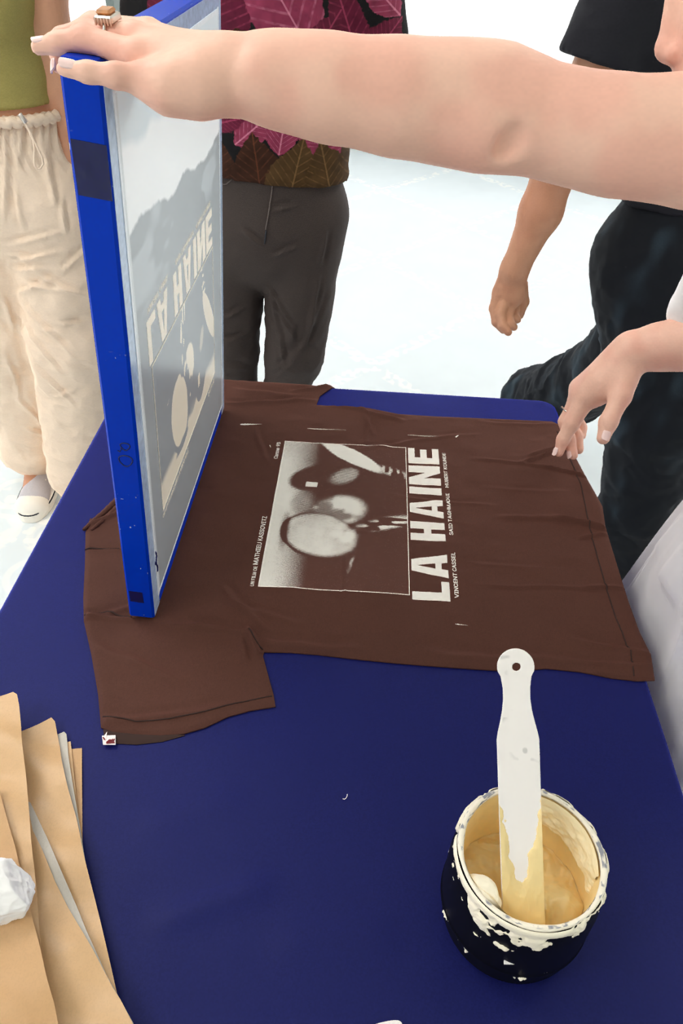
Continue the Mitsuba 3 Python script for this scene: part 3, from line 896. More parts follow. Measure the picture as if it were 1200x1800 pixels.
# ink lining the wall and lying in the jar
nr, na = 46, 180
ang = np.arange(na) * 2 * np.pi / na
rows = []
for k in range(nr):
    t = k / (nr - 1)
    r = 0.0561 * min(1.0, t * 1.35)
    wall = np.clip((t * 1.35 - 1.0) / 0.35, 0, 1)
    x, y = r * np.cos(ang), r * np.sin(ang)
    floor_ = 0.036 + 0.036 * np.exp(-((x - 0.034) ** 2 + (y + 0.016) ** 2) / 0.020 ** 2) + 0.012 * np.exp(-((x - 0.016) ** 2 / 0.004 ** 2 + (y + 0.022) ** 2 / 0.018 ** 2)) - 0.030 * np.exp(-((x + 0.024) ** 2 + (y + 0.004) ** 2) / 0.015 ** 2) - 0.010 * np.exp(-((x - 0.004) ** 2 + (y + 0.02) ** 2) / 0.008 ** 2) + 0.008 * np.exp(-((x - 0.01) ** 2 + (y - 0.03) ** 2) / 0.02 ** 2)
    p3 = np.column_stack([x, y, np.full(na, wall * 0.06)])
    floor_ = floor_ + 0.012 * vnoise(p3, 60, 21) + 0.004 * np.abs(vnoise(p3, 120, 4)) * 2
    top = 0.1095 + 0 * ang
    z = floor_ + wall * (top - floor_)
    # a thick smear of ink high on the far right wall, a lump on the near left one
    sm = np.exp(-((ang - 3.95) / 0.22) ** 2) * np.exp(-((wall - 0.85) / 0.2) ** 2) * 0.008
    ins = (sm + 0.0006 + 0.0010 * np.clip((0.97 - wall) * 12, 0, 1) * (1 + 2 * vnoise(np.column_stack([np.cos(ang) * 2, np.sin(ang) * 2, np.full(na, wall * 3)]), 5, 3))) * (wall > 0)
    rr = np.minimum(r, 0.0559) - ins
    rows.append(np.column_stack([rr * np.cos(ang), rr * np.sin(ang), z]))
V = np.vstack(rows) + JC
F = []
ii = np.arange(na)
jj = (ii + 1) % na
for k in range(nr - 1):
    F += [np.stack([k * na + ii, (k + 1) * na + ii, (k + 1) * na + jj], 1), np.stack([k * na + ii, (k + 1) * na + jj, k * na + jj], 1)]
put('ink_jar__ink', trimesh.Trimesh(V, np.vstack(F), process=False), 'm_ink', smooth=True, label='tan printing ink lining the jar')


def inner_smear(key, a0, a1, zlo, zhi, seed):
    """A thick swipe of fresh ink clinging to the inside wall."""
    A, Z = np.meshgrid(np.linspace(a0, a1, 150), np.linspace(zlo, zhi, 60), indexing='ij')
    p = np.stack([A * 3, Z * 90, 0 * A], -1)
    edge = np.minimum(np.minimum(A - a0, a1 - A) / 0.35, (Z - zlo) / 0.012)
    val = np.clip(edge, -1, 1) - 0.22 + 0.9 * (meshkit.fbm(p, 4, seed) - 0.5)
    th = np.where(val > 0, 0.0012 + 0.008 * np.clip(val, 0, 0.6) * (0.5 + meshkit.fbm(p * 2.2, 3, seed + 2)), -0.0022) * np.clip((0.1112 - Z) / 0.016, 0, 1) ** 0.7
    rr_ = 0.0546 - th - 0.0012
    V = np.stack([rr_ * np.cos(A), rr_ * np.sin(A), Z], -1).reshape(-1, 3) + JC
    i = np.arange(A.size).reshape(A.shape)
    f = np.vstack([np.stack([i[:-1, :-1], i[:-1, 1:], i[1:, 1:]], -1).reshape(-1, 3), np.stack([i[:-1, :-1], i[1:, 1:], i[1:, :-1]], -1).reshape(-1, 3)])
    m = trimesh.Trimesh(V, f[(val > -0.05).ravel()[f].any(1)], process=False)
    m.remove_unreferenced_vertices()
    put(key, m, 'm_ink_mid', smooth=True, label='paler fresh ink smeared on the inside wall')


inner_smear('ink_jar__ink__pale_smear', -0.25, 1.75, 0.070, 0.1108, 4)


def smear(key, r0, zlo, zhi, thr, seed, mat, prof_r, scale=(10, 10), kind=None):
    """Irregular flakes of dried ink over the jar's outside between two heights: a thick shell cut along a noise outline."""
    na_, nz_ = 420, 46
    A, Z = np.meshgrid(np.arange(na_) * 2 * np.pi / na_, np.linspace(zlo, zhi, nz_), indexing='ij')
    p = np.stack([np.cos(A) * scale[0], np.sin(A) * scale[0], Z * scale[1] * 10], -1)
    nv = meshkit.fbm(p, 4, seed)
    val = nv - thr(A, Z)
    th = np.clip(val * 0.02, 0, 0.0022)
    r = prof_r(Z) + np.where(val > 0, 0.0002 + th, -0.0012)
    V = np.stack([r * np.cos(A), r * np.sin(A), Z], -1).reshape(-1, 3) + JC
    i = np.arange(na_ * nz_).reshape(na_, nz_)
    i2 = np.roll(i, -1, 0)
    f = np.concatenate([np.stack([i[:, :-1], i2[:, :-1], i2[:, 1:]], -1).reshape(-1, 3), np.stack([i[:, :-1], i2[:, 1:], i[:, 1:]], -1).reshape(-1, 3)])
    on = (val > 0).ravel()
    f = f[on[f].any(1)]
    m = trimesh.Trimesh(V, f, process=False)
    m.remove_unreferenced_vertices()
    put(key, m, mat, smooth=True, kind=kind)


pr = np.array(prof[3:20])
outr = lambda Z: np.interp(Z, pr[:, 1], pr[:, 0])
dang = lambda A, c: np.abs((A - c + np.pi) % (2 * np.pi) - np.pi)
smear('ink_jar__smear', 0.06, 0.066, 0.1108, lambda A, Z: 0.28 + 0.42 * np.clip((0.104 - Z) / 0.026, 0, 1) + 0.17 * np.clip((dang(A, 4.05) - 0.5) / 1.0, 0, 1), 3, 'm_ink_pale', outr, (4.5, 8), 'stuff')
smear('ink_jar__smear_001', 0.06, 0.020, 0.036, lambda A, Z: 0.66 + 0 * Z, 11, 'm_ink_pale', outr, (7, 10), 'stuff')
rim = []
for k in range(150):
    a_ = k * 2 * np.pi / 150
    rim.append(JC + [0.0576 * math.cos(a_), 0.0576 * math.sin(a_), 0.1097])
nz = meshkit.fbm(np.array(rim) * 38, 2, 8)
principled('m_rim', proc(lambda p, n, uv: mix(mi.Color3f(*rgb(238, 230, 212)), mi.Color3f(*rgb(70, 84, 116)), 0.75 * smoothstep(0.56, 0.7, fbm(p.x * 160, p.y * 160, p.z * 900, 3)))), 0.4, specular=0.4)
put('ink_jar__rim_ink', tube(rim, 0.0019 + 0.0030 * np.clip(nz - 0.35, 0, 1), 8, True), 'm_rim', smooth=True)
m = trimesh.creation.icosphere(4, 0.011)
m.vertices *= [1.0, 1.5, 1.0]
m.vertices *= (1 + 0.5 * vnoise(m.vertices, 90, 5))[:, None]
m.apply_transform(trimesh.transformations.rotation_matrix(0.75, [0, 0, 1]))
m.apply_translation(JC + [-0.040, -0.029, 0.099])
put('ink_jar__ink__lump', m, 'm_ink_pale', smooth=True)

# ------------------------------------------------------------------ white spatula standing in the jar
Q0 = pd(918, 1592, 0.0)
Q0 = pz(919, 1598, TZ + 0.088)
el = math.radians(52)
dirn0 = ray(905, 1140)
# the spatula leans back: find the point over pixel (905, 1140) that lies el degrees up from Q0
best = min(np.linspace(0.4, 1.2, 1601), key=lambda D: abs((EYE + dirn0 * D - Q0)[2] - math.tan(el) * np.linalg.norm((EYE + dirn0 * D - Q0)[:2])))
Q1 = EYE + dirn0 * best
sl = np.linalg.norm(Q1 - Q0)
sy = unit(Q1 - Q0)
sx = unit(np.cross(sy, np.cross([1.0, -0.05, 0.0], sy)))
szn = np.cross(sx, sy)
w = 0.0166
half = [(w, -0.045), (w, 0.0), (w * 1.0, sl * 0.655), (w * 0.93, sl * 0.685), (w * 0.82, sl * 0.72), (w * 0.70, sl * 0.765), (w * 0.635, sl * 0.81), (w * 0.64, sl * 0.85), (w * 0.72, sl * 0.895)]
hr = w * 0.875
top_c = sl - hr
half += [(hr * math.cos(t), top_c + hr * math.sin(t)) for t in np.linspace(-0.25, math.pi / 2, 12)]
outl = np.array(half + [(-x, y) for x, y in half[::-1][1:]])
sp = Polygon(outl).buffer(0).difference(Point(0.0005, top_c).buffer(0.0034))
core = extrude(sp.buffer(-0.0004), 0.0024)
mid = extrude(sp, 0.0016)
mid.vertices[:, 2] += 0.0004
put('spatula__blade', place(trimesh.util.concatenate([core, mid]), Q0 - szn * 0.0012, sx, sy, szn), 'm_plastic')
thing('spatula', 'white plastic spatula with a round holed handle standing in the ink jar', 'spatula')
# ink on its lower blade, leaving part of the middle bare
yy, xx = np.meshgrid(np.linspace(-0.02, sl * 0.47, 150), np.linspace(-w * 0.985, w * 0.985, 60), indexing='ij')
f0 = yy / sl
edge_ = np.minimum(w - np.abs(xx), 0.02) / w
lim = 0.335 - 0.10 * edge_ + 0.0 * xx + 0.09 * np.clip((np.abs(xx) / w - 0.55) / 0.45, 0, 1)
val = (lim - f0) * 4 + 0.8 * (meshkit.fbm(np.stack([xx * 130, yy * 90, 0 * xx], -1), 4, 2) - 0.5) - 0.75 * np.exp(-((xx + 0.001) / 0.0075) ** 2 - ((f0 - 0.17) / 0.13) ** 2)
th = np.where(val > 0, 0.0003 + np.clip(val, 0, 0.5) * 0.003 + 0.0012 * np.clip(meshkit.fbm(np.stack([xx * 300, yy * 120, 0 * xx], -1), 3, 6) - 0.45, 0, 1), -0.0008)
V = np.stack([xx, yy, 0.0012 + th], -1).reshape(-1, 3)
i = np.arange(xx.size).reshape(xx.shape)
f = np.vstack([np.stack([i[:-1, :-1], i[:-1, 1:], i[1:, 1:]], -1).reshape(-1, 3), np.stack([i[:-1, :-1], i[1:, 1:], i[1:, :-1]], -1).reshape(-1, 3)])
on = (val > 0).ravel()
m = trimesh.Trimesh(V, f[on[f].any(1)], process=False)
m.remove_unreferenced_vertices()
put('spatula__ink', place(m, Q0, sx, sy, szn), 'm_ink', smooth=True, label='tan ink clinging to the lower blade')

# ------------------------------------------------------------------ brown paper sheets, tissue, small bits
sheets = [('m_kraft_dark', 0.0012, [(90, 1319), (144, 1315), (145, 1478), (150, 1600), (152, 1830), (40, 1840), (40, 1500)], 'narrow kraft paper sheet lowest of the fanned stack, farthest right', 0.001),
          ('m_kraft', 0.0030, [(95, 1309), (124, 1303), (137, 1420), (150, 1520), (152, 1830), (50, 1840), (50, 1500)], 'kraft paper sheet showing as a thin sliver beside the grey sheet', 0.001),
          ('m_kraft_grey', 0.0052, [(80, 1299), (113, 1287), (117, 1291), (120, 1325), (129, 1380), (140, 1450), (152, 1520), (155, 1830), (60, 1840), (60, 1500)], 'grey paper sheet peeping out under the large kraft sheet', 0.0015),
          ('m_kraft', 0.0085, [(25, 1294), (92, 1266), (98, 1272), (101, 1292), (110, 1340), (122, 1393), (135, 1440), (150, 1510), (165, 1572), (182, 1640), (196, 1700), (209, 1757), (225, 1850), (60, 1900), (0, 1600)], 'large creased kraft paper sheet edging the bare blue cloth', 0.004),
          ('m_kraft_grey', 0.0150, [(30, 1400), (55, 1414), (86, 1480), (110, 1536), (136, 1596), (152, 1636), (190, 1720), (214, 1762), (235, 1800), (265, 1880), (120, 1900), (20, 1600)], 'grey paper sheet showing along the edge of a kraft sheet', 0.002),
          ('m_kraft', 0.0175, [(10, 1420), (50, 1420), (60, 1465), (76, 1497), (98, 1552), (120, 1596), (147, 1642), (166, 1675), (200, 1740), (214, 1762), (236, 1805), (268, 1890), (90, 1940), (0, 1600)], 'kraft paper sheet with a slanting edge in the bottom corner', 0.003),
          ('m_kraft', 0.0320, [(-90, 1246), (0, 1226), (24, 1219), (31, 1223), (35, 1243), (39, 1288), (46, 1360), (53, 1430), (58, 1490), (64, 1560), (70, 1620), (76, 1690), (86, 1760), (100, 1850), (-120, 1900), (-150, 1500)], 'tall kraft paper sheet reaching farthest up the left edge', 0.004),
          ('m_kraft_dark', 0.0385, [(-120, 1400), (0, 1388), (14, 1440), (28, 1490), (40, 1545), (60, 1620), (72, 1665), (85, 1725), (95, 1762), (112, 1850), (-80, 1940), (-140, 1600)], 'uppermost kraft paper sheet under the white tissue', 0.003)]
for k, (mat, dz, px_, lab, amp) in enumerate(sheets):
    o = np.array([pz(x, y, TZ + dz)[:2] for x, y in px_])
    P3, t3, nb3, d3 = sheet2d(o, 0.0045)
    p = np.column_stack([P3, np.full(len(P3), k * 3.0)])
    # the whole fan lies in the same waves, each sheet with a little of its own
    pc = np.column_stack([P3, 0 * P3[:, 0]])
    wave = 0.0022 * (1 + np.sin(P3[:, 1] * 88 + P3[:, 0] * 30)) + 0.0012 * (1 + np.sin(P3[:, 1] * 47 - P3[:, 0] * 70 + 1)) + 0.004 * vnoise(pc * [0.6, 1.4, 1], 26, 31, 2)
    crease = 0.0020 * (0.5 - np.abs(vnoise(pc * [0.8, 1.3, 1], 24, 41, 2)) * 2.4)
    z = TZ + dz + np.clip(dz / 0.008, 0.12, 1) * (wave + crease) + 0.0003 * vnoise(p, 30, 51 + k, 2)
    if dz < 0.004:
        z = np.maximum(z, TZ + 0.001 + 0.0017 * k)
    key = 'paper_sheet' + ('' if k == 0 else f'_{k:03d}')
    put(key, close_sheet(P3, t3, nb3, z, z - 0.0005), mat, smooth=40)
    thing(key, lab, 'paper', 'paper sheets fanned at the table corner')

m = trimesh.creation.icosphere(5, 1.0)
v = np.asarray(m.vertices)
pl = rng.normal(size=(30, 3))
pl /= np.linalg.norm(pl, axis=1, keepdims=True)
pd_ = 0.72 + 0.28 * rng.random(30)
rad = np.min(np.where(v @ pl.T > 0.12, pd_ / np.maximum(v @ pl.T, 0.12), 9.0), axis=1)
rad = np.minimum(rad, 1.08) + 0.20 * (0.4 - np.abs(vnoise(v + 0.4 * vnoise(v, 2.0, 3)[:, None], 1.9, 17, 2)) * 2.6) + 0.025 * (0.4 - np.abs(vnoise(v, 4.5, 29, 2)) * 2.4)
v = v * rad[:, None] * [0.040, 0.029, 0.022]
tc = pz(6, 1582, TZ + 0.05)
v = v + [tc[0] - 0.014, tc[1], 0]
v[:, 2] = TZ + 0.0415 + np.maximum(v[:, 2] + 0.013, 0.0004)
put('tissue', trimesh.Trimesh(v, m.faces, process=False), 'm_tissue', smooth=35)
thing('tissue', 'crumpled white tissue lying on the brown paper', 'tissue')

o = np.array([pz(x, y, TZ + 0.003)[:2] for x, y in [(640, 1806), (670, 1797), (692, 1793), (702, 1794), (708, 1800), (716, 1850), (720, 1890), (650, 1895)]])
P4 = Polygon(chaikin(o, 2))
m = extrude(P4.buffer(-0.0003), 0.0026)
m2 = extrude(P4, 0.0018)
m2.vertices[:, 2] += 0.0004
m = trimesh.util.concatenate([m, m2])
m.vertices[:, 2] += TZ + 0.0012
put('scraper', m, 'm_plastic')
thing('scraper', 'rounded end of a pale plastic scraper at the near table edge', 'scraper')
put('thread', tube([pz(x, y, TZ + 0.0016) for x, y in ((602, 1404), (605, 1405), (608, 1403), (610, 1399), (610, 1396))], 0.00045, 6), 'm_tag', smooth=True)
thing('thread', 'tiny white thread lying on the blue cloth', 'thread')

# ------------------------------------------------------------------ people
def skin_mat(key, c, blush):
    c, blush = np.array(c), np.array(blush)

    def fn(p, n, uv):
        a = smoothstep(0.40, 0.68, fbm(p.x * 22, p.y * 22, p.z * 22, 3))
        b = noise(p.x * 420, p.y * 420, p.z * 420) - 0.5
        return mix(mi.Color3f(*c.tolist()), mi.Color3f(*blush.tolist()), 0.55 * a) * (1 + 0.05 * b)
    principled(key, proc(fn), 0.46, specular=0.35, bump=proc(lambda p, n, uv: fbm(p.x * 700, p.y * 700, p.z * 700, 2), eps=0.0004), bscale=0.00016)


skin_mat('m_skin', rgb(232, 185, 164), rgb(224, 163, 145))
skin_mat('m_skin_tan', rgb(202, 148, 118), rgb(190, 130, 102))
principled('m_nail', rgb(238, 207, 201), 0.2, specular=0.6)
principled('m_lip', rgb(206, 150, 140), 0.4)
principled('m_eye', rgb(235, 232, 228), 0.15)
principled('m_hair', speckled(rgb(62, 44, 34), 0.4, 240), 0.45)
principled('m_olive', speckled(rgb(160, 148, 88), 0.12, 420), 0.9, specular=0.2)
principled('m_beige', speckled(rgb(232, 210, 188), 0.05, 300), 0.85, specular=0.2)
principled('m_jeans', speckled(rgb(66, 57, 54), 0.2, 500), 0.8, specular=0.25, sheen=0.6)
principled('m_seam', rgb(96, 86, 82), 0.8)
principled('m_black', speckled(rgb(33, 33, 39), 0.18, 400), 0.85, specular=0.2, sheen=0.5)
principled('m_navy', proc(lambda p, n, uv: mix(mi.Color3f(*rgb(22, 25, 31)), mi.Color3f(*rgb(58, 76, 88)), 0.45 * smoothstep(0.5, 0.72, fbm(p.x * 13, p.y * 13, p.z * 6, 3))) * (1 + 0.2 * (noise(p.x * 500, p.y * 500, p.z * 500) - 0.5))), 0.85, specular=0.2, sheen=0.5)
principled('m_white_cloth', speckled(rgb(232, 230, 230), 0.03, 300), 0.85)
principled('m_shoe_grey', speckled(rgb(190, 186, 190), 0.06, 300), 0.85)
principled('m_rubber', rgb(240, 234, 222), 0.5)
principled('m_line', rgb(40, 42, 50), 0.6)
principled('m_tan_shoe', speckled(rgb(188, 160, 122), 0.1, 200), 0.7)
scene['m_tulle'] = {'type': 'principledthin', 'base_color': {'type': 'rgb', 'value': rgb(236, 234, 236)}, 'roughness': 0.7, 'diff_trans': 0.7, 'spec_trans': 0.0}

# flat leaf print of the black shirt, laid out in metres on its front (x across from the wearer's middle, z up)
BX = -0.253
LEAVES = [(-0.05, 1.285, 0.085, 0.060, 0.35, 0), (0.05, 1.30, 0.12, 0.062, -0.55, 1), (-0.155, 1.27, 0.075, 0.05, -0.2, 0), (0.17, 1.25, 0.085, 0.034, -0.35, 0), (0.12, 1.215, 0.07, 0.034, 0.6, 0), (0.225, 1.30, 0.06, 0.028, -0.8, 1), (0.24, 1.22, 0.05, 0.035, 0.7, 0),
          (0.0, 1.08, 0.05, 0.03, 0.9, 1), (0.055, 1.075, 0.045, 0.03, 0.2, 1), (0.135, 1.04, 0.065, 0.04, 0.4, 1), (0.105, 1.075, 0.04, 0.025, -0.6, 1), (-0.10, 1.085, 0.05, 0.022, 1.1, 0), (-0.05, 1.09, 0.04, 0.02, 1.3, 0),
          (-0.09, 1.0, 0.075, 0.055, 0.1, 2), (0.005, 0.99, 0.085, 0.06, -0.1, 2), (0.075, 0.985, 0.08, 0.055, 0.25, 3), (0.14, 0.985, 0.075, 0.045, -0.2, 3), (-0.16, 0.99, 0.08, 0.05, -0.3, 2), (-0.02, 1.215, 0.05, 0.03, 1.2, 2), (-0.125, 1.2, 0.05, 0.035, 0.3, 2), (0.19, 1.10, 0.07, 0.04, -0.5, 1), (0.21, 1.02, 0.07, 0.045, 0.3, 3),
          (-0.1, 1.38, 0.07, 0.05, 0.6, 1), (0.13, 1.37, 0.08, 0.05, -0.5, 0), (0.02, 1.42, 0.06, 0.045, 0.2, 2)]
LCOL = [rgb(96, 25, 50), rgb(142, 54, 82), rgb(58, 32, 20), rgb(78, 56, 32)]
LVEIN = [rgb(158, 62, 92), rgb(206, 126, 150), rgb(98, 54, 34), rgb(120, 92, 58)]


def leaf_cloth(p, n, uv):
    x, z = p.x - BX, p.z
    c = mi.Color3f(*rgb(19, 18, 20)) * (1 + 0.3 * (noise(p.x * 500, p.y * 500, p.z * 500) - 0.5))
    # dark brown ground along the bottom of the print
    for (cx, cz, L, W, a, k) in LEAVES:
        ca, sa = math.cos(a), math.sin(a)
        X, Y = (x - cx) * ca - (z - cz) * sa, (x - cx) * sa + (z - cz) * ca
        t = Y / L
        half = W * (1 - dr.square(t)) * (1 - 0.35 * t)
        wob = 0.006 * (noise(x * 90 + k, z * 90, cx * 50) - 0.5) + 0.004 * (noise(x * 300, z * 300, 5.0) - 0.5)
        inside = smoothstep(-0.001, 0.002, half + wob - dr.abs(X)) * dr.select(dr.abs(t) < 1, 1.0, 0.0)
        mid = 1 - smoothstep(0.0006, 0.0022, dr.abs(X))
        s = (Y - dr.abs(X) * 0.9) / (L * 0.21)
        rib = 1 - smoothstep(0.05, 0.16, dr.abs(s - dr.floor(s) - 0.5))
        tone = 0.55 + 0.75 * fbm(x * 60, z * 60, cx * 9, 3)
        col = mix(mi.Color3f(*LCOL[k]) * tone, mi.Color3f(*LVEIN[k]), dr.clip(0.75 * mid + 0.5 * rib * noise(x * 200, z * 200), 0, 1))
        c = mix(c, col, inside)
    return c


principled('m_leaf_cloth', proc(leaf_cloth), 0.8, specular=0.2, sheen=0.2)


def frame_of(F, up=(0, 0, 1)):
    F = unit(F)
    S = unit(np.cross(F, up))
    return F, S, np.cross(S, F)


def head(b, N, F, U, k=0.008):
    """A head as part of a body: N nose tip, F the way it looks, U up. Returns places of the features."""
    F, S, U = unit(F), unit(np.cross(F, U)), unit(U)
    R = np.array([F, S, U])
    at = lambda f, s, u: N + F * f + S * s + U * u
    b.ell(at(-0.112, 0, 0.050), (0.094, 0.074, 0.100), R, k=0.01)
    b.ell(at(-0.075, 0, -0.012), (0.056, 0.060, 0.075), R, k=0.03)
    b.bone(at(-0.10, 0.045, -0.03), at(-0.036, 0.012, -0.068), 0.020, 0.016, k=0.03)
    b.bone(at(-0.10, -0.045, -0.03), at(-0.036, -0.012, -0.068), 0.020, 0.016, k=0.03)
    b.ell(at(-0.034, 0, -0.070), (0.016, 0.018, 0.014), R, k=0.02)
    for s in (-1, 1):
        b.ell(at(-0.060, s * 0.042, -0.006), (0.022, 0.020, 0.018), R, k=0.03)         # cheek bones
        b.ell(at(-0.020, s * 0.031, 0.040), (0.014, 0.015, 0.011), R, k=0.012, op=-1)    # eye sockets
        b.ell(at(-0.038, s * 0.031, 0.039), (0.0145, 0.0150, 0.0130), R, k=0.004)        # lids over the eyeball
        b.ell(at(-0.105, s * 0.076, 0.018), (0.020, 0.007, 0.031), R, k=0.008)           # ears
        b.bone(at(-0.024, s * 0.012, 0.060), at(-0.042, s * 0.048, 0.058), 0.009, 0.007, k=0.016)   # brow
    b.bone(at(-0.0165, 0, 0.050), at(-0.0115, 0, 0.004), 0.0078, 0.0100, k=0.012)        # nose
    b.ell(at(-0.0125, 0, -0.0005), (0.0125, 0.0100, 0.0105), R, k=0.007)
    for s in (-1, 1):
        b.ell(at(-0.0175, s * 0.0108, -0.0045), (0.0115, 0.0070, 0.0078), R, k=0.005)
        b.ell(at(-0.0145, s * 0.0062, -0.0125), (0.0052, 0.0026, 0.0032), R, k=0.002, op=-1)
    b.ell(at(-0.026, 0, -0.024), (0.011, 0.020, 0.013), R, k=0.012)                       # mouth mound
    b.ell(at(-0.0195, 0, -0.0265), (0.0075, 0.019, 0.0048), R, k=0.004)
    b.ell(at(-0.0215, 0, -0.0375), (0.0075, 0.016, 0.0052), R, k=0.004)
    b.ell(at(-0.012, 0, -0.0322), (0.0080, 0.021, 0.0010), R, k=0.002, op=-1)
    return at, R


def lips(key, at, R):
    b = Blob(0.003)
    b.ell(at(-0.0186, 0, -0.0268), (0.0072, 0.0182, 0.0043), R)
    b.ell(at(-0.0206, 0, -0.0375), (0.0072, 0.0154, 0.0047), R)
    c = at(-0.02, 0, -0.032)
    put(key, b.mesh(c - 0.03, c + 0.03, 0.0012), 'm_lip', smooth=True)


def features(K, at, R):
    lips(K + '__lips', at, R)
    for i, s in enumerate((-1, 1)):
        q = '' if i == 0 else '_001'
        e = trimesh.creation.icosphere(3, 0.0118)
        e.apply_translation(at(-0.0348, s * 0.031, 0.0375))
        put(K + '__eye' + q, e, 'm_eye', smooth=True)
        b = Blob(0.001)
        b.ell(at(-0.0243, s * 0.031, 0.0372), (0.0022, 0.0052, 0.0052), R)
        c = at(-0.0243, s * 0.031, 0.0372)
        put(K + '__eye' + q + '__iris', b.mesh(c - 0.009, c + 0.009, 0.0009), 'm_hair', smooth=True)
        put(K + '__eyebrow' + q, tube([at(-0.0135, s * 0.014, 0.0615), at(-0.0165, s * 0.030, 0.0665), at(-0.0285, s * 0.046, 0.0635)], [0.0028, 0.0032, 0.0016], 8), 'm_hair', smooth=True)


def hair(key, N, F, U, mat='m_hair', bun=True):
    F, S, U = unit(F), unit(np.cross(F, U)), unit(U)
    R = np.array([F, S, U])
    at = lambda f, s, u: N + F * f + S * s + U * u
    b = Blob(0.015)
    b.ell(at(-0.122, 0, 0.064), (0.099, 0.083, 0.101), R)
    b.ell(at(-0.16, 0, 0.01), (0.060, 0.066, 0.085), R)
    if bun:
        b.ell(at(-0.225, 0, 0.05), (0.042, 0.045, 0.045), R)
    b.ell(at(-0.015, 0, -0.01), (0.066, 0.10, 0.105), R, k=0.012, op=-1)
    c = at(-0.12, 0, 0.05)
    m = b.mesh(c - 0.2, c + 0.2, 0.005)
    wrinkle(m, lambda p, n: 0.004 * vnoise(p * [1, 1, 0.5], 90, 3))
    put(key, m, mat, smooth=True)


def nail(a, b, normal, r, width, length):
    """A finger nail: a curved plate on the bone a-b (b the tip), facing 'normal'."""
    d = unit(np.asarray(b) - a)
    n = unit(np.asarray(normal) - d * (np.asarray(normal) @ d))
    s = np.cross(d, n)
    U, W = np.meshgrid(np.linspace(-1, 1, 11), np.linspace(-1, 1, 13), indexing='ij')
    k = np.sqrt(np.clip(1 - 0.75 * np.abs(W) ** 4 , 0, 1))
    ang = U * k * (width / 2) / r
    along = W * length / 2
    P = np.asarray(b) + (along[..., None] + 0.0) * d + (np.sin(ang) * r)[..., None] * s + (np.cos(ang) * r + 0.0006 - 0.0012 * np.abs(W) ** 3 * (W < 0))[..., None] * n
    V1 = P.reshape(-1, 3)
    V2 = V1 - n * 0.0012
    nu, nw = U.shape
    i = np.arange(nu * nw).reshape(nu, nw)
    f = np.vstack([np.stack([i[:-1, :-1], i[1:, :-1], i[1:, 1:]], -1).reshape(-1, 3), np.stack([i[:-1, :-1], i[1:, 1:], i[:-1, 1:]], -1).reshape(-1, 3)])
    rimi = np.concatenate([i[0, :-1], i[:-1, -1], i[-1, :0:-1], i[:0:-1, 0]])
    j = np.roll(rimi, -1)
    o = nu * nw
    F = np.vstack([f, f[:, ::-1] + o, np.stack([rimi, rimi + o, j + o], 1), np.stack([rimi, j + o, j], 1)])
    m = trimesh.Trimesh(np.vstack([V1, V2]), F, process=False)
    trimesh.repair.fix_normals(m)
    return m


def folds(amp, s=9.0, seed=1, stretch=(1, 1, 0.55)):
    def fn(p, n):
        q = p * np.array(stretch)
        r = 0.5 - np.abs(vnoise(q + 0.3 * vnoise(p, 6, seed + 9)[:, None], s, seed, 3)) * 2.4
        return amp * (r + 0.5 * vnoise(p, 3.2 * s, seed + 4, 2))
    return fn


def shoe(key, heel, direction, mat_upper, mat_sole, cap=None):
    """A laced shoe standing on the floor; heel = point under the ankle's back."""
    d = unit([direction[0], direction[1], 0])
    s = np.array([-d[1], d[0], 0])
    up = np.array([0, 0, 1.0])
    h = np.array([heel[0], heel[1], 0.0])
    t = np.linspace(0, 2 * np.pi, 60)[:-1]
    x = 0.13 + 0.137 * np.cos(t)
    y = (0.040 + 0.011 * np.clip((x - 0.05) / 0.15, 0, 1)) * np.sign(np.sin(t)) * np.abs(np.sin(t)) ** 0.75
    sole = extrude(Polygon(np.column_stack([x, y * 1.03])), 0.030)
    sole.vertices[:, 2] += 0.001
    put(key + '__sole', place(sole, h, d, s, up), mat_sole, smooth=40)
    b = Blob(0.02)
    b.bone(h + d * 0.05 + up * 0.05, h + d * 0.055 + up * 0.105, 0.040, 0.040)
    b.bone(h + d * 0.05 + up * 0.052, h + d * 0.20 + up * 0.034, 0.042, 0.032, flat=1.0)
    b.ell(h + d * 0.195 + up * 0.030, (0.050, 0.043, 0.032), np.array([d, s, up]))
    m = b.mesh(h - 0.08 + [0, 0, 0.08], h + [0.3, 0.3, 0.17] if False else h + d * 0.12 + [0.2, 0.2, 0.17], 0.005) if False else b.mesh(h + d * 0.12 - [0.19, 0.19, 0.02], h + d * 0.12 + [0.19, 0.19, 0.17], 0.005, lambda P, D: np.maximum(D, 0.012 - P[..., 2]))
    put(key + '__upper', m, mat_upper, smooth=True)
    if cap:
        b = Blob(0.01)
        b.ell(h + d * 0.220 + up * 0.027, (0.045, 0.0475, 0.037), np.array([d, s, up]))
        put(key + '__toe_cap', b.mesh(h + d * 0.22 - 0.09, h + d * 0.22 + 0.09, 0.004, lambda P, D: np.maximum(np.maximum(D, 0.01 - P[..., 2]), 0.192 - (P - h) @ d)), cap, smooth=True)
        ln = [h + d * xx + s * yy * 1.045 + up * 0.0285 for xx, yy in zip(x, y)]
        put(key + '__stripe', tube(ln, 0.0022, 6, True), 'm_line', smooth=True)
        lc = []
        for q in range(4):
            c0 = h + d * (0.10 + 0.022 * q) + up * (0.089 - 0.010 * q)
            lc.append(tube([c0 - s * 0.028 - up * 0.007, c0 + up * 0.003, c0 + s * 0.028 - up * 0.007], 0.003, 6))
        put(key + '__laces', trimesh.util.concatenate(lc), mat_sole, smooth=True)


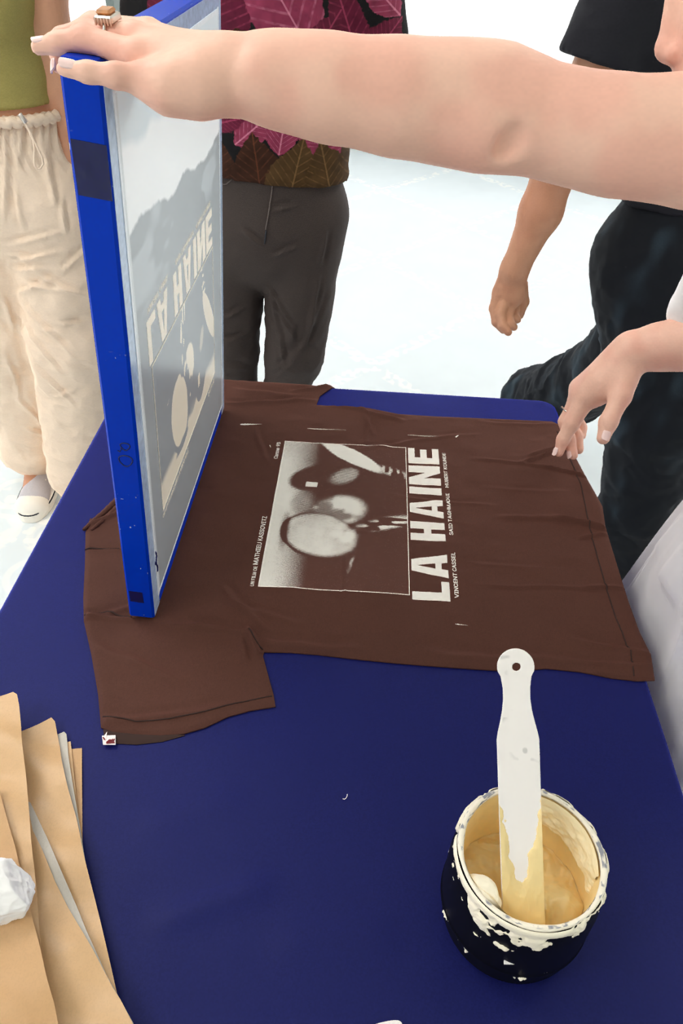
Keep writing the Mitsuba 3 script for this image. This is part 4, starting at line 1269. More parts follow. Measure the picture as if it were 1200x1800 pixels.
def crease_set(pix, Y, amp, width):
    """Sharp cloth creases on the front of a figure standing about Y away."""
    S = [(py(*a, Y)[[0, 2]], py(*b_, Y)[[0, 2]]) for a, b_ in pix]

    def fn(p, n):
        q = p[:, [0, 2]]
        z = np.zeros(len(p))
        for a, b_ in S:
            v = b_ - a
            L = np.linalg.norm(v)
            v = v / L
            s = (q - a) @ v
            t = (q - a) @ np.array([-v[1], v[0]]) + 0.05 * np.sin(s * 40) * width + 0.25 * (s / L - 0.5) ** 2 * L * 0.3
            z += amp * (np.exp(-(t / (0.55 * width)) ** 2) - 0.7 * np.exp(-((t - 1.15 * width) / (0.6 * width)) ** 2)) * np.clip(np.minimum(s, L - s) / (0.3 * L) + 0.1, 0, 1)
        return z * np.clip(-n[:, 1] * 2 + 0.2, 0, 1)
    return fn


def cut(fn):
    return lambda P, D: np.maximum(D, fn(P))


A3 = np.array
# --- the person in the olive top and beige trousers -----------------------------------------------------------------
def person_olive():
    K = 'person'
    cx, Y = -0.845, 1.79
    hips, chest = A3([cx, Y, 0.95]), A3([cx + 0.005, Y + 0.02, 1.27])
    kl, fl = A3([-0.935, 1.765, 0.50]), A3([-0.978, 1.81, 0.08])
    kr, fr = A3([-0.765, 1.73, 0.52]), A3([-0.812, 1.72, 0.08])
    b = Blob(0.03)
    b.bone(hips, A3([cx, Y, 1.06]), 0.135, 0.118, flat=0.75, axis=(0, 1, 0))
    b.bone(A3([cx, Y, 1.06]), chest, 0.118, 0.135, flat=0.75, axis=(0, 1, 0))
    b.bone(A3([cx - 0.15, Y + 0.03, 1.37]), A3([cx + 0.15, Y + 0.03, 1.37]), 0.05, 0.05, k=0.06)
    b.bone(A3([cx, Y + 0.03, 1.36]), A3([cx, Y, 1.50]), 0.052, 0.050)
    for s, kn, an in ((-1, kl, fl), (1, kr, fr)):
        b.chain([hips + [s * 0.075, 0, -0.04], kn, an, an + [0.01, -0.12, -0.045]], [0.075, 0.05, 0.036, 0.026], k=0.025)
    arm_r = [A3([cx + 0.165, Y + 0.03, 1.37]), A3([-0.70, 1.80, 1.20]), A3([-0.697, 1.80, 1.08]), A3([-0.70, 1.77, 0.88]), A3([-0.705, 1.74, 0.80])]
    b.chain(arm_r, [0.042, 0.037, 0.034, 0.024, 0.028], k=0.02)
    b.chain([A3([cx - 0.165, Y + 0.03, 1.37]), A3([cx - 0.24, Y + 0.05, 1.09]), A3([cx - 0.17, Y - 0.12, 0.98]), A3([cx - 0.11, Y - 0.16, 0.98])], [0.042, 0.035, 0.024, 0.028], k=0.02)
    for i, (dx, dz) in enumerate(((0.018, 0.0), (0.006, -0.006), (-0.008, -0.006), (-0.02, 0.0))):
        b.chain([A3([-0.705 + dx * 0.6, 1.735 - dx, 0.78]), A3([-0.707 + dx, 1.725 - dx, 0.735 + dz]), A3([-0.715 + dx, 1.735 - dx, 0.70 + dz])], [0.010, 0.008, 0.007], k=0.006)
        b.chain([A3([cx - 0.11, Y - 0.165, 0.985 + dx]), A3([cx - 0.07, Y - 0.17, 0.985 + dx]), A3([cx - 0.045, Y - 0.155, 0.98 + dx])], [0.010, 0.008, 0.007], k=0.006)
    N, F, U = A3([cx + 0.02, Y - 0.115, 1.585]), (0.15, -1, -0.15), (0.02, -0.15, 1)
    features(K, *head(b, N, F, U))
    put(K + '__body', b.mesh([cx - 0.32, Y - 0.3, 0.0], [cx + 0.26, Y + 0.25, 1.78], 0.006), 'm_skin_tan', smooth=True)
    hair(K + '__hair', N, F, U)
    t = Blob(0.03)
    t.bone(A3([cx, Y, 1.03]), A3([cx, Y, 1.10]), 0.128, 0.126, flat=0.78, axis=(0, 1, 0))
    t.bone(A3([cx, Y, 1.09]), A3([cx, Y + 0.01, 1.30]), 0.124, 0.146, flat=0.78, axis=(0, 1, 0))
    for s in (-1, 1):
        t.ell([cx + s * 0.065, Y - 0.085, 1.25], (0.062, 0.05, 0.06), k=0.05)
        t.bone(A3([cx + s * 0.09, Y + 0.02, 1.30]), A3([cx + s * 0.105, Y + 0.03, 1.41]), 0.04, 0.026, k=0.05)
    m = t.mesh([cx - 0.25, Y - 0.22, 1.0], [cx + 0.25, Y + 0.22, 1.5], 0.006, cut(lambda P: np.maximum(1.064 - P[..., 2] + 0.08 * (P[..., 0] - cx) * 0.4, -9)))
    wrinkle(m, lambda p, n: 0.004 * np.clip(1 - np.abs(p[:, 2] - 1.066) / 0.014, 0, 1) + 0.004 * vnoise(p * [0.4, 0.4, 1.5], 16, 2) + 0.002 * vnoise(p, 40, 2))
    put(K + '__crop_top', m, 'm_olive', smooth=True)
    p = Blob(0.045)
    p.bone(A3([cx, Y, 1.045]), A3([cx, Y, 0.87]), 0.136, 0.172, flat=0.78, axis=(0, 1, 0))
    p.chain([A3([cx - 0.085, Y, 0.84]), kl + [0.0, 0, 0.02], A3([-0.985, 1.80, 0.12])], [0.112, 0.088, 0.078], k=0.03)
    p.chain([A3([cx + 0.082, Y, 0.84]), kr, A3([-0.825, 1.73, 0.10])], [0.118, 0.098, 0.080], k=0.03)
    p.ell([-0.985, 1.80, 0.135], (0.088, 0.090, 0.045), k=0.02)
    m = p.mesh([cx - 0.34, Y - 0.3, 0.03], [cx + 0.30, Y + 0.26, 1.06], 0.0055, cut(lambda P: np.maximum(P[..., 2] - 1.052, 0.045 - P[..., 2])))
    big, fine = folds(0.014, 5.0, 3, (1.5, 1.2, 0.5)), folds(0.0075, 15, 8, (0.65, 0.65, 1.35))

    creases_ = crease_set([((6, 430), (105, 408)), ((10, 446), (62, 452)), ((14, 462), (112, 438)), ((18, 478), (92, 464)), ((26, 520), (104, 480)), ((36, 492), (124, 506)), ((30, 515), (140, 612)), ((38, 552), (128, 648)), ((62, 470), (150, 524)),
                          ((108, 476), (152, 440)), ((100, 352), (112, 416)), ((58, 236), (76, 330)), ((92, 218), (108, 336)), ((58, 618), (142, 704)), ((8, 250), (14, 392)), ((46, 404), (26, 330)), ((0, 520), (22, 600)), ((10, 610), (30, 720)), ((20, 700), (70, 780)),
                          ((30, 760), (86, 806)), ((110, 560), (150, 566)), ((96, 690), (140, 672)), ((70, 300), (96, 372)), ((22, 210), (30, 300))], Y - 0.12, 0.0062, 0.0085)

    def pants(p_, n):
        low = np.clip((0.98 - p_[:, 2]) / 0.25, 0, 1)
        gather = np.clip((p_[:, 2] - 0.93) / 0.10, 0, 1)
        th = np.arctan2(p_[:, 1] - Y, p_[:, 0] - cx)
        return low * (big(p_, n) + fine(p_, n)) + creases_(p_, n) + gather * 0.005 * np.sin(th * 44 + 3 * np.sin(p_[:, 2] * 40)) * (1 - 0.6 * np.clip((p_[:, 2] - 1.03) / 0.02, 0, 1))
    wrinkle(m, pants)
    put(K + '__trousers', m, 'm_beige', smooth=True)
    th = np.linspace(0, 2 * np.pi, 120)[:-1]
    put(K + '__trousers__waistband', tube(np.column_stack([cx + 0.142 * np.cos(th), Y + 0.114 * np.sin(th), 1.042 + 0.003 * np.sin(th * 40)]), 0.011 + 0.0014 * np.sin(th * 44), 8, True), 'm_beige', smooth=True)
    f0 = lambda x, y: py(x, y, Y - 0.150)
    put(K + '__trousers__drawstring', tube([f0(*q) for q in ((43, 212), (50, 226), (58, 243), (66, 260), (74, 276), (76, 288), (71, 296), (65, 297), (61, 290), (60, 276), (61, 262), (58, 246), (50, 228), (44, 214))], 0.0022, 6), 'm_beige', smooth=True, label='looped beige drawstring')
    put(K + '__trousers__cord_lock', tube([f0(34, 200), f0(40, 208), f0(46, 216)], 0.005, 8), 'm_silver', smooth=True, label='small metal cord stopper')
    shoe(K + '__sneaker', A3([-0.975, 1.87]), (0.10, -1), 'm_shoe_grey', 'm_rubber', 'm_rubber')
    shoe(K + '__sneaker_001', A3([-0.815, 1.78]), (0.15, -1), 'm_shoe_grey', 'm_rubber', 'm_rubber')
    thing(K, 'person in an olive crop top and wide beige drawstring trousers, left of the screen', 'person')


person_olive()


# --- the person in the leaf-print shirt ---------------------------------------------------------------------------------
def person_leaf():
    K = 'person_001'
    cx, Y = BX, 1.72
    b = Blob(0.03)
    b.bone([cx, Y, 0.92], [cx, Y, 1.05], 0.15, 0.14, flat=0.7, axis=(0, 1, 0))
    b.bone([cx, Y, 1.05], [cx, Y + 0.01, 1.32], 0.14, 0.165, flat=0.66, axis=(0, 1, 0))
    b.bone([cx - 0.17, Y + 0.02, 1.44], [cx + 0.17, Y + 0.02, 1.44], 0.055, 0.055, k=0.06)
    b.bone([cx, Y + 0.03, 1.42], [cx, Y + 0.0, 1.57], 0.06, 0.056)
    kr, kl = A3([-0.194, 1.70, 0.50]), A3([-0.362, 1.72, 0.50])
    for hx, kn, ax in ((0.085, kr, -0.235), (-0.09, kl, -0.375)):
        b.chain([A3([cx + hx, Y, 0.88]), kn, A3([ax, 1.76, 0.08]), A3([ax, 1.64, 0.03])], [0.08, 0.045, 0.036, 0.028], k=0.025)
    for s in (-1, 1):
        pts = [A3([cx + s * 0.17, Y + 0.02, 1.44]), A3([cx + s * 0.225, Y + 0.06, 1.14]), A3([cx + s * 0.08, Y + 0.20, 1.02]), A3([cx + s * 0.02, Y + 0.20, 0.99])]
        b.chain(pts, [0.048, 0.040, 0.028, 0.03], k=0.02)
        for q in range(4):
            o = A3([0, 0.002 * q, -0.018 * q + 0.02])
            b.chain([pts[3] + o, pts[3] + o + [-s * 0.045, 0.0, -0.012], pts[3] + o + [-s * 0.06, -0.015, -0.03]], [0.010, 0.0085, 0.0075], k=0.006)
    N, F, U = A3([cx, Y - 0.115, 1.655]), (0.05, -1, -0.25), (0, -0.25, 1)
    features(K, *head(b, N, F, U))
    put(K + '__body', b.mesh([cx - 0.36, Y - 0.25, 0.0], [cx + 0.36, Y + 0.3, 1.84], 0.007), 'm_skin', smooth=True)
    hair(K + '__hair', N, F, U, bun=False)
    s_ = Blob(0.035)
    s_.bone([cx, Y, 0.95], [cx, Y, 1.30], 0.178, 0.182, flat=0.72, axis=(0, 1, 0))
    s_.bone([cx - 0.12, Y + 0.02, 1.44], [cx + 0.12, Y + 0.02, 1.44], 0.082, 0.082, k=0.09)
    for s in (-1, 1):
        s_.bone([cx + s * 0.155, Y + 0.02, 1.42], [cx + s * 0.218, Y + 0.05, 1.13], 0.080, 0.082, k=0.04)
    hem = lambda x: 0.975 - 0.10 * (x - cx)
    m = s_.mesh([cx - 0.36, Y - 0.22, 0.9], [cx + 0.36, Y + 0.24, 1.6], 0.0055, lambda P, D: np.maximum(np.maximum(D, hem(P[..., 0]) - P[..., 2]), np.minimum(1.14 - P[..., 2], np.abs(P[..., 0] - cx) - 0.205)))
    f1 = folds(0.010, 7, 5, (1, 1, 0.5))
    wrinkle(m, lambda p, n: f1(p, n) * np.clip((p[:, 2] - 0.96) / 0.05, 0.3, 1) + 0.0025 * np.clip(1 - np.abs(p[:, 2] - hem(p[:, 0]) - 0.012) / 0.012, 0, 1))
    put(K + '__shirt', m, 'm_leaf_cloth', smooth=True, label='black shirt printed with magenta and brown leaves')
    p = Blob(0.03)
    p.bone([cx, Y, 1.04], [cx + 0.0, Y, 0.88], 0.155, 0.172, flat=0.74, axis=(0, 1, 0))
    # trouser legs: the near-side outline follows thigh, knee and hem
    p.chain([A3([cx + 0.086, Y, 0.88]), kr + [0.004, 0, 0.04], A3([-0.216, 1.712, 0.42]), A3([-0.240, 1.75, 0.07])], [0.096, 0.066, 0.056, 0.058], k=0.02)
    p.chain([A3([cx - 0.086, Y, 0.88]), kl + [-0.004, 0, 0.04], A3([-0.366, 1.725, 0.42]), A3([-0.375, 1.75, 0.07])], [0.096, 0.076, 0.066, 0.062], k=0.02)
    m = p.mesh([cx - 0.3, Y - 0.22, 0.02], [cx + 0.3, Y + 0.24, 1.1], 0.0055, cut(lambda P: np.maximum(P[..., 2] - 1.04, 0.05 - P[..., 2])))
    jc = crease_set([((468, 500), (520, 578)), ((474, 524), (522, 594)), ((562, 480), (536, 604)), ((568, 512), (528, 624)), ((486, 650), (546, 588)), ((482, 668), (532, 612)), ((476, 500), (492, 606)), ((520, 560), (514, 600)), ((388, 560), (430, 540)), ((392, 600), (436, 590)),
                     ((480, 360), (530, 350)), ((430, 390), (470, 420)), ((478, 440), (530, 420)), ((575, 400), (560, 470)), ((492, 560), (500, 640))], Y - 0.08, 0.0055, 0.0075)
    f2, f3 = folds(0.009, 8, 12, (1, 1, 0.8)), folds(0.007, 17, 15, (0.9, 0.9, 0.8))
    wrinkle(m, lambda q, n: f2(q, n) * np.clip((0.95 - q[:, 2]) / 0.3, 0.15, 1) + f3(q, n) * np.exp(-((q[:, 2] - 0.56) / 0.12) ** 2) + jc(q, n))
    put(K + '__jeans', m, 'm_jeans', smooth=True)
    surf = trimesh.Trimesh(m.vertices, m.faces, process=False)
    front = np.asarray(surf.vertices)

    def on_front(pts, lift=0.001):
        out = []
        for x, y in pts:
            w = py(x, y, Y - 0.10)
            d2 = (front[:, 0] - w[0]) ** 2 + (front[:, 2] - w[2]) ** 2
            c = np.argsort(d2)[:6]
            out.append([w[0], front[c, 1].min() - lift, w[2]])
        return np.array(out)
    put(K + '__jeans__fly_seam', tube(on_front([(481, 318), (480, 330), (479, 340), (477, 350), (476, 360), (474, 372), (472, 384), (470, 395)], 0.0022), 0.0014, 6), 'm_seam', smooth=True)
    put(K + '__jeans__crotch_seam', tube(on_front([(471, 396), (470, 404), (469, 412), (468, 420)], 0.002), 0.0016, 6), 'm_line', smooth=True)
    put(K + '__jeans__pocket_seam', tube(on_front([(389, 322), (400, 320), (409, 312), (412, 304)]), 0.0014, 6), 'm_seam', smooth=True)
    shoe(K + '__shoe', A3([-0.235, 1.80]), (0.1, -1), 'm_line', 'm_rubber')
    shoe(K + '__shoe_001', A3([-0.375, 1.80]), (-0.1, -1), 'm_line', 'm_rubber')
    thing(K, 'person in a black leaf-print shirt and dark brown jeans, standing behind the table', 'person')


person_leaf()


# --- the walking person in black ----------------------------------------------------------------------------------------
def person_black():
    K = 'person_002'
    pel = A3([0.643, 1.62, 0.93])
    che = A3([0.575, 1.62, 1.27])
    kf, ff = A3([0.672, 1.53, 0.50]), A3([0.735, 1.53, 0.085])
    kb, fb = A3([0.655, 1.86, 0.47]), A3([0.545, 2.16, 0.14])
    face = unit([0.35, -1.0, 0.0])
    side = A3([face[1], -face[0], 0]) * -1
    side = A3([1.0, 0.35, 0]) / np.linalg.norm([1, 0.35])
    b = Blob(0.03)
    b.bone(pel, pel + [-0.01, 0, 0.12], 0.15, 0.135, flat=0.72, axis=face)
    b.bone(pel + [-0.01, 0, 0.12], che, 0.135, 0.155, flat=0.70, axis=face)
    sh_r, sh_l = che + [-0.165, -0.06, 0.13], che + [0.165, 0.06, 0.13]
    b.bone(sh_r, sh_l, 0.05, 0.05, k=0.06)
    b.bone(che + [0, 0, 0.10], che + [0.01, -0.02, 0.27], 0.055, 0.052)
    b.chain([pel + [-0.07, -0.02, -0.05], kf, ff, ff + [0.03, -0.12, -0.05]], [0.085, 0.055, 0.04, 0.028], k=0.03)
    b.chain([pel + [0.07, 0.04, -0.05], kb, fb, fb + [0.04, -0.10, -0.09]], [0.085, 0.055, 0.04, 0.028], k=0.03)
    D1 = 1.52
    el = py(980, 285, 1.54)
    wr = py(904, 474, 1.53)
    b.chain([sh_r, el, py(950, 372, 1.54), wr], [0.050, 0.042, 0.039, 0.0265], k=0.02)
    pal = py(893, 516, 1.53)
    b.bone(wr, pal, 0.026, 0.034, k=0.015, flat=0.62, axis=(0.25, 1, 0))
    pp = lambda *a: py(a[0], a[1], a[2])
    for c in ([(875, 520, 1.53), (868, 542, 1.52), (872, 566, 1.50), (884, 580, 1.49)], [(886, 530, 1.52), (879, 553, 1.50), (884, 574, 1.48), (893, 584, 1.47)], [(897, 532, 1.53), (893, 556, 1.51), (897, 570, 1.49), (903, 575, 1.49)], [(906, 528, 1.55), (904, 548, 1.54), (905, 560, 1.52), (909, 562, 1.52)]):
        b.chain([pp(*q) for q in c], [0.0125, 0.0105, 0.0095, 0.008], k=0.004)
    b.chain([pp(914, 500, 1.56), pp(919, 530, 1.57), pp(913, 554, 1.56)], [0.016, 0.0125, 0.009], k=0.006)
    b.chain([sh_l, che + [0.28, 0.06, -0.10], che + [0.27, -0.12, -0.27], che + [0.27, -0.17, -0.30]], [0.05, 0.04, 0.027, 0.03], k=0.02)
    for q in range(4):
        o = che + [0.25 + 0.014 * q, -0.18, -0.30]
        b.chain([o, o + [0, -0.03, -0.035], o + [0, -0.02, -0.07]], [0.010, 0.0085, 0.0075], k=0.006)
    N, U = che + [0.06, -0.15, 0.375], (0.03, -0.1, 1)
    features(K, *head(b, N, face, U))
    put(K + '__body', trimesh.util.concatenate([b.mesh([0.23, 1.42, 0.66], [0.36, 1.62, 1.02], 0.0028), b.mesh([0.32, 1.3, 0.0], [1.05, 2.3, 1.82], 0.007), b.mesh([0.23, 1.42, 0.97], [0.37, 1.75, 1.5], 0.005)]), 'm_skin_tan', smooth=True)
    hair(K + '__hair', N, face, U, bun=False)
    a_, t_ = pp(879, 553, 1.50), pp(889, 579, 1.478)
    put(K + '__fingernail', nail(a_, t_, -AX[2], 0.009, 0.012, 0.012), 'm_nail', smooth=40)
    s_ = Blob(0.035)
    s_.bone(pel + [0, 0, 0.04], che + [0, 0, 0.02], 0.158, 0.172, flat=0.74, axis=face)
    s_.bone(che + [-0.13, -0.045, 0.12], che + [0.13, 0.045, 0.12], 0.068, 0.068, k=0.08)
    for a, e in ((sh_r, el), (sh_l, che + [0.28, 0.06, -0.10])):
        v = e - a
        s_.bone(a, a + v * 0.52, 0.070, 0.076, k=0.04)
    vr, vl = unit(el - sh_r), unit(A3(che + [0.28, 0.06, -0.10]) - sh_l)
    er = 0.52 * np.linalg.norm(el - sh_r) + 0.0
    m = s_.mesh([0.2, 1.35, 0.93], [1.05, 1.9, 1.55], 0.0055, lambda P, D: np.maximum(np.maximum(D, 0.985 - P[..., 2]), np.minimum((P - sh_r) @ vr - er, np.abs((P - che) @ side) - 0.20)))
    f1 = folds(0.010, 6, 22, (1, 1, 0.6))
    wrinkle(m, f1)
    put(K + '__t_shirt', m, 'm_black', smooth=True)
    p = Blob(0.04)
    p.bone(pel + [0, 0, 0.06], pel + [0, 0, -0.06], 0.150, 0.172, flat=0.80, axis=face)
    p.chain([pel + [-0.065, -0.02, -0.06], kf + [0, 0, 0.05], A3([0.70, 1.53, 0.25]), A3([0.742, 1.54, 0.05])], [0.125, 0.108, 0.092, 0.088], k=0.03)
    p.chain([pel + [0.075, 0.04, -0.06], kb, A3([0.60, 2.02, 0.30]), A3([0.535, 2.18, 0.16])], [0.122, 0.098, 0.094, 0.098], k=0.03)
    m = p.mesh([0.3, 1.3, 0.0], [1.08, 2.4, 1.08], 0.006, cut(lambda P: np.maximum(P[..., 2] - 1.01, 0.035 - P[..., 2])))
    f2, f3 = folds(0.016, 7, 31, (1, 1, 0.45)), folds(0.006, 19, 33, (1, 1, 0.6))
    wrinkle(m, lambda q, n: (f2(q, n) + f3(q, n)) * np.clip((0.98 - q[:, 2]) / 0.2, 0.2, 1))
    put(K + '__trousers', m, 'm_navy', smooth=True)
    shoe(K + '__shoe', A3([0.715, 1.60]), (0.30, -1), 'm_tan_shoe', 'm_tan_shoe')
    shoe(K + '__shoe_001', A3([0.535, 2.24]), (0.2, -1), 'm_tan_shoe', 'm_tan_shoe')
    thing(K, 'walking person in a black t-shirt and wide dark trousers, one arm hanging', 'person')


person_black()


# --- the woman in white holding the screen ------------------------------------------------------------------------------
def person_white():
    K = 'person_003'
    b = Blob(0.014)
    rp = lambda r, D: r * D / FOC
    arm = [(404, 129, 52, .556), (470, 139, 64, .557), (540, 150, 70, .558), (600, 160, 75, .560), (700, 173, 85, .564), (800, 184, 90, .570), (875, 191, 90, .574), (950, 213, 78, .570), (1025, 230, 81, .566), (1100, 243, 87, .562), (1200, 247, 95, .560)]
    pts = [pd(x, y, D) for x, y, r, D in arm]
    rad = [rp(r, D) for x, y, r, D in arm]
    sh_l, sh_r = A3([0.425, 0.600, 1.27]), A3([0.455, 0.90, 1.26])
    b.chain(pts + [sh_l], rad + [0.047], k=0.02)
    b.ell(pd(866, 240, .556), (0.017, 0.013, 0.016), k=0.03)                       # elbow tip
    b.chain([pd(905, 236, .5385), pd(897, 252, .5425), pd(882, 264, .5495)], [0.0005, 0.0018, 0.0008], k=0.016, op=-1)   # fold beside it
    b.ell(pd(452, 138, .537), (0.012, 0.007, 0.010), k=0.016)                      # ulna knob
    # back of the hand
    W = pd(398, 130, .556)
    mcp = {'little': pd(256, 140, .540), 'ring': pd(243, 98, .553), 'middle': pd(238, 64, .568), 'index': pd(262, 56, .588)}
    for f, r in (('little', 21), ('ring', 25), ('middle', 23), ('index', 21)):
        b.bone(W, mcp[f], rp(46, .556), rp(r, .556), k=0.013)
    b.chain([pd(392, 142, .552), pd(345, 152, .544), pd(295, 156, .54), pd(250, 140, .538)], [rp(r, .546) for r in (46, 46, 34, 21)], k=0.014)
    fing = {'little': [(256, 140, 21, .540), (205, 133, 20, .531), (155, 127, 16.5, .530), (112, 121, 13, .530)],
            'ring': [(243, 98, 24, .553), (150, 67, 20.5, .560), (102, 76, 17, .563), (67, 83, 13, .564)],
            'middle': [(238, 64, 22, .568), (150, 57, 19, .578), (103, 88, 16, .582), (104, 118, 12, .580)],
            'index': [(262, 56, 21, .588), (165, 44, 19, .605), (108, 66, 15, .612), (101, 96, 12, .612)]}
    for f, c in fing.items():
        b.chain([pd(x, y, D) for x, y, r, D in c], [rp(r, D) for x, y, r, D in c], k=0.006)
    b.chain([pd(335, 130, .585), pd(275, 132, .615), pd(245, 140, .635)], [rp(34, .58), rp(19, .61), rp(13, .63)], k=0.012)
    # torso, neck, head
    pel, che = A3([0.60, 0.76, 0.92]), A3([0.50, 0.76, 1.18])
    b.bone(pel, che, 0.13, 0.125, flat=0.75, axis=(1, 0, 0.2), k=0.04)
    b.bone(sh_l, sh_r, 0.05, 0.05, k=0.05)
    N = pd(1151, 90, .62)
    look = unit(ray(1151, 90))
    right = unit(AX[0] - look * (look @ AX[0]))
    down = np.cross(look, right)
    F = unit(-right * math.cos(0.17) + down * math.sin(0.17) - look * 0.06)
    U = unit(-down * math.cos(0.17) - right * math.sin(0.17))
    at, R = head(b, N, F, U, 0.008)
    b.bone(at(-0.135, 0, -0.04), A3([0.465, 0.76, 1.27]), 0.048, 0.056, k=0.03)
    # right arm
    arm2 = [sh_r, A3([0.50, 0.955, 1.02]), pd(1200, 605, 1.06), pd(1150, 611, 1.075), pd(1112, 618, 1.085)]
    b.chain(arm2, [0.047, 0.040, rp(42, 1.06), rp(36, 1.07), rp(29, 1.085)], k=0.02)
    W = pd(1110, 620, 1.085)
    hand = {'index': [(1031, 697, 18, 1.115), (1005, 743, 14, 1.13), (989, 773, 11, 1.14), (982, 795, 8.5, 1.145)],
            'middle': [(1021, 690, 16, 1.13), (994, 741, 12.5, 1.15), (1000, 775, 11, 1.155), (1007, 800, 8.5, 1.15)],
            'ring': [(1017, 682, 15, 1.145), (1000, 738, 12, 1.17), (1013, 768, 10.5, 1.175), (1017, 790, 8.5, 1.17)],
            'little': [(1022, 676, 14, 1.16), (1011, 728, 10.5, 1.185), (1021, 752, 9.5, 1.19), (1022, 765, 8, 1.185)]}
    for f, c in hand.items():
        b.bone(W, pd(c[0][0], c[0][1], c[0][3]), rp(26, 1.09), rp(c[0][2] + 1, c[0][3]), k=0.014)
        b.chain([pd(x, y, D) for x, y, r, D in c], [rp(r, D) for x, y, r, D in c], k=0.005)
    b.bone(W, pd(1060, 672, 1.10), rp(26, 1.09), rp(28, 1.10), k=0.02)
    th = [(1106, 640, 24, 1.085), (1091, 696, 17.5, 1.075), (1069, 742, 15, 1.075), (1060, 770, 11.5, 1.077)]
    b.chain([pd(x, y, D) for x, y, r, D in th], [rp(r, D) for x, y, r, D in th], k=0.008)
    b.bone(pd(1090, 668, 1.085), pd(1048, 692, 1.11), rp(18, 1.08), rp(16, 1.11), k=0.02)
    # legs under the skirt
    b.chain([A3([0.60, 0.69, 0.86]), A3([0.58, 0.68, 0.46]), A3([0.60, 0.70, 0.08]), A3([0.49, 0.69, 0.035])], [0.08, 0.052, 0.036, 0.028], k=0.03)
    b.chain([A3([0.60, 0.83, 0.86]), A3([0.58, 0.84, 0.46]), A3([0.60, 0.86, 0.08]), A3([0.49, 0.86, 0.035])], [0.08, 0.052, 0.036, 0.028], k=0.03)
    nearest = lambda lo, hi, h: b.mesh(lo, hi, h)
    arm_m = nearest([-0.30, 0.50, 1.24], [0.285, 0.76, 1.45], 0.0024)
    hand_m = nearest([0.22, 0.86, 0.74], [0.44, 1.22, 1.06], 0.0026)
    rest = nearest([0.255, 0.50, 0.0], [0.75, 1.02, 1.30], 0.006)
    top_m = nearest([0.15, 0.50, 1.28], [0.75, 1.02, 1.62], 0.0034)
    face_m = nearest([0.19, 0.62, 1.27], [0.275, 0.84, 1.5], 0.0024) if False else None
    rest2 = nearest([0.435, 0.90, 0.9], [0.62, 1.05, 1.35], 0.006)
    keep = lambda m, f: trimesh.Trimesh(m.vertices, m.faces[f(np.asarray(m.vertices)[m.faces].mean(1))], process=False)
    rest = keep(rest, lambda c: ~((c[:, 0] < 0.437) & (c[:, 1] > 0.875) & (c[:, 2] < 1.05) & (c[:, 2] > 0.75)))
    rest = keep(rest, lambda c: ~((c[:, 0] < 0.262) & (c[:, 1] < 0.70) & (c[:, 2] < 1.42)))
    top_m = keep(top_m, lambda c: ~((c[:, 0] < 0.262) & (c[:, 1] < 0.70) & (c[:, 2] < 1.42) & (np.hypot(c[:, 1] - 0.635, c[:, 2] - 1.33) < 0.062)))
    skin = trimesh.util.concatenate([arm_m, hand_m, rest, top_m])
    skin.remove_unreferenced_vertices()
    put(K + '__body', skin, 'm_skin', smooth=True)
    features(K, at, R)
    hair(K + '__hair', N, F, U)
    nails = []
    up = lambda f, s, u: -AX[2] * f + AX[0] * s - AX[1] * u
    nails.append(nail(pd(155, 127, .530), pd(121, 120.5, .5295), up(1.0, -0.05, 0.35), rp(14.5, .53), 0.0088, 0.0112))
    nails.append(nail(pd(102, 76, .563), pd(73, 80.5, .5635), up(0.85, -0.25, 0.75), rp(13.8, .563), 0.0090, 0.0108))
    nails.append(nail(pd(103, 88, .582), pd(103, 118, .580), up(0.7, -1, 0.1), rp(12.6, .58), 0.009, 0.012))
    nails.append(nail(pd(1069, 742, 1.075), pd(1061.5, 766, 1.0755), up(1, 0.05, 0.15), rp(12.6, 1.075), 0.0125, 0.0145))
    nails.append(nail(pd(989, 773, 1.14), pd(981.5, 795, 1.1445), up(0.5, -1, 0.1), rp(9.8, 1.145), 0.0095, 0.0125))
    nails.append(nail(pd(1000, 775, 1.155), pd(1006, 799, 1.15), up(0.5, -0.9, -0.3), rp(9.6, 1.15), 0.0095, 0.012))
    for i, m in enumerate(nails):
        put(K + '__fingernail' + ('' if i == 0 else f'_{i:03d}'), m, 'm_nail', smooth=40)
    # signet ring on the left hand
    c, d = pd(196, 60, .572), unit(pd(150, 57, .578) - pd(238, 64, .568))
    upv = unit(-AX[1] * 0.8 - AX[2] * 1.0)
    upv = unit(upv - d * (upv @ d))
    sv = np.cross(d, upv)
    t = np.linspace(0, 2 * np.pi, 48)[:-1]
    r0 = rp(21, .572) + 0.0008
    band = tube([c + (upv * math.cos(a_) + sv * math.sin(a_)) * r0 for a_ in t], 0.0013, 8, True)
    put(K + '__ring', place(box([-0.0075, -0.0068, r0 - 0.0015], [0.0075, 0.0068, r0 + 0.0042], 0.0012), c, d, sv, upv), 'm_silver', label='silver ring with a square brown stone')
    put(K + '__ring__band', band, 'm_silver', smooth=True)
    st = Blob(0.002)
    st.ell(c + upv * (r0 + 0.0042), (0.0066, 0.0060, 0.0034), A3([d, sv, upv]))
    put(K + '__ring__stone', place(box([-0.0062, -0.0056, 0], [0.0062, 0.0056, 0.0034], 0.0016), c + upv * (r0 + 0.0040), d, sv, upv), 'm_stone', smooth=30, label='brown stone')
    ribs = []
    for q in range(6):
        for sgn_ in (-1, 1):
            a0 = c + d * (-0.0062 + 0.0025 * q) + sv * sgn_ * 0.0070
            ribs.append(tube([a0 + upv * (r0 - 0.0018), a0 + upv * (r0 + 0.003)], 0.0008, 6))
    put(K + '__ring__claws', trimesh.util.concatenate(ribs), 'm_silver', smooth=True, kind='stuff')
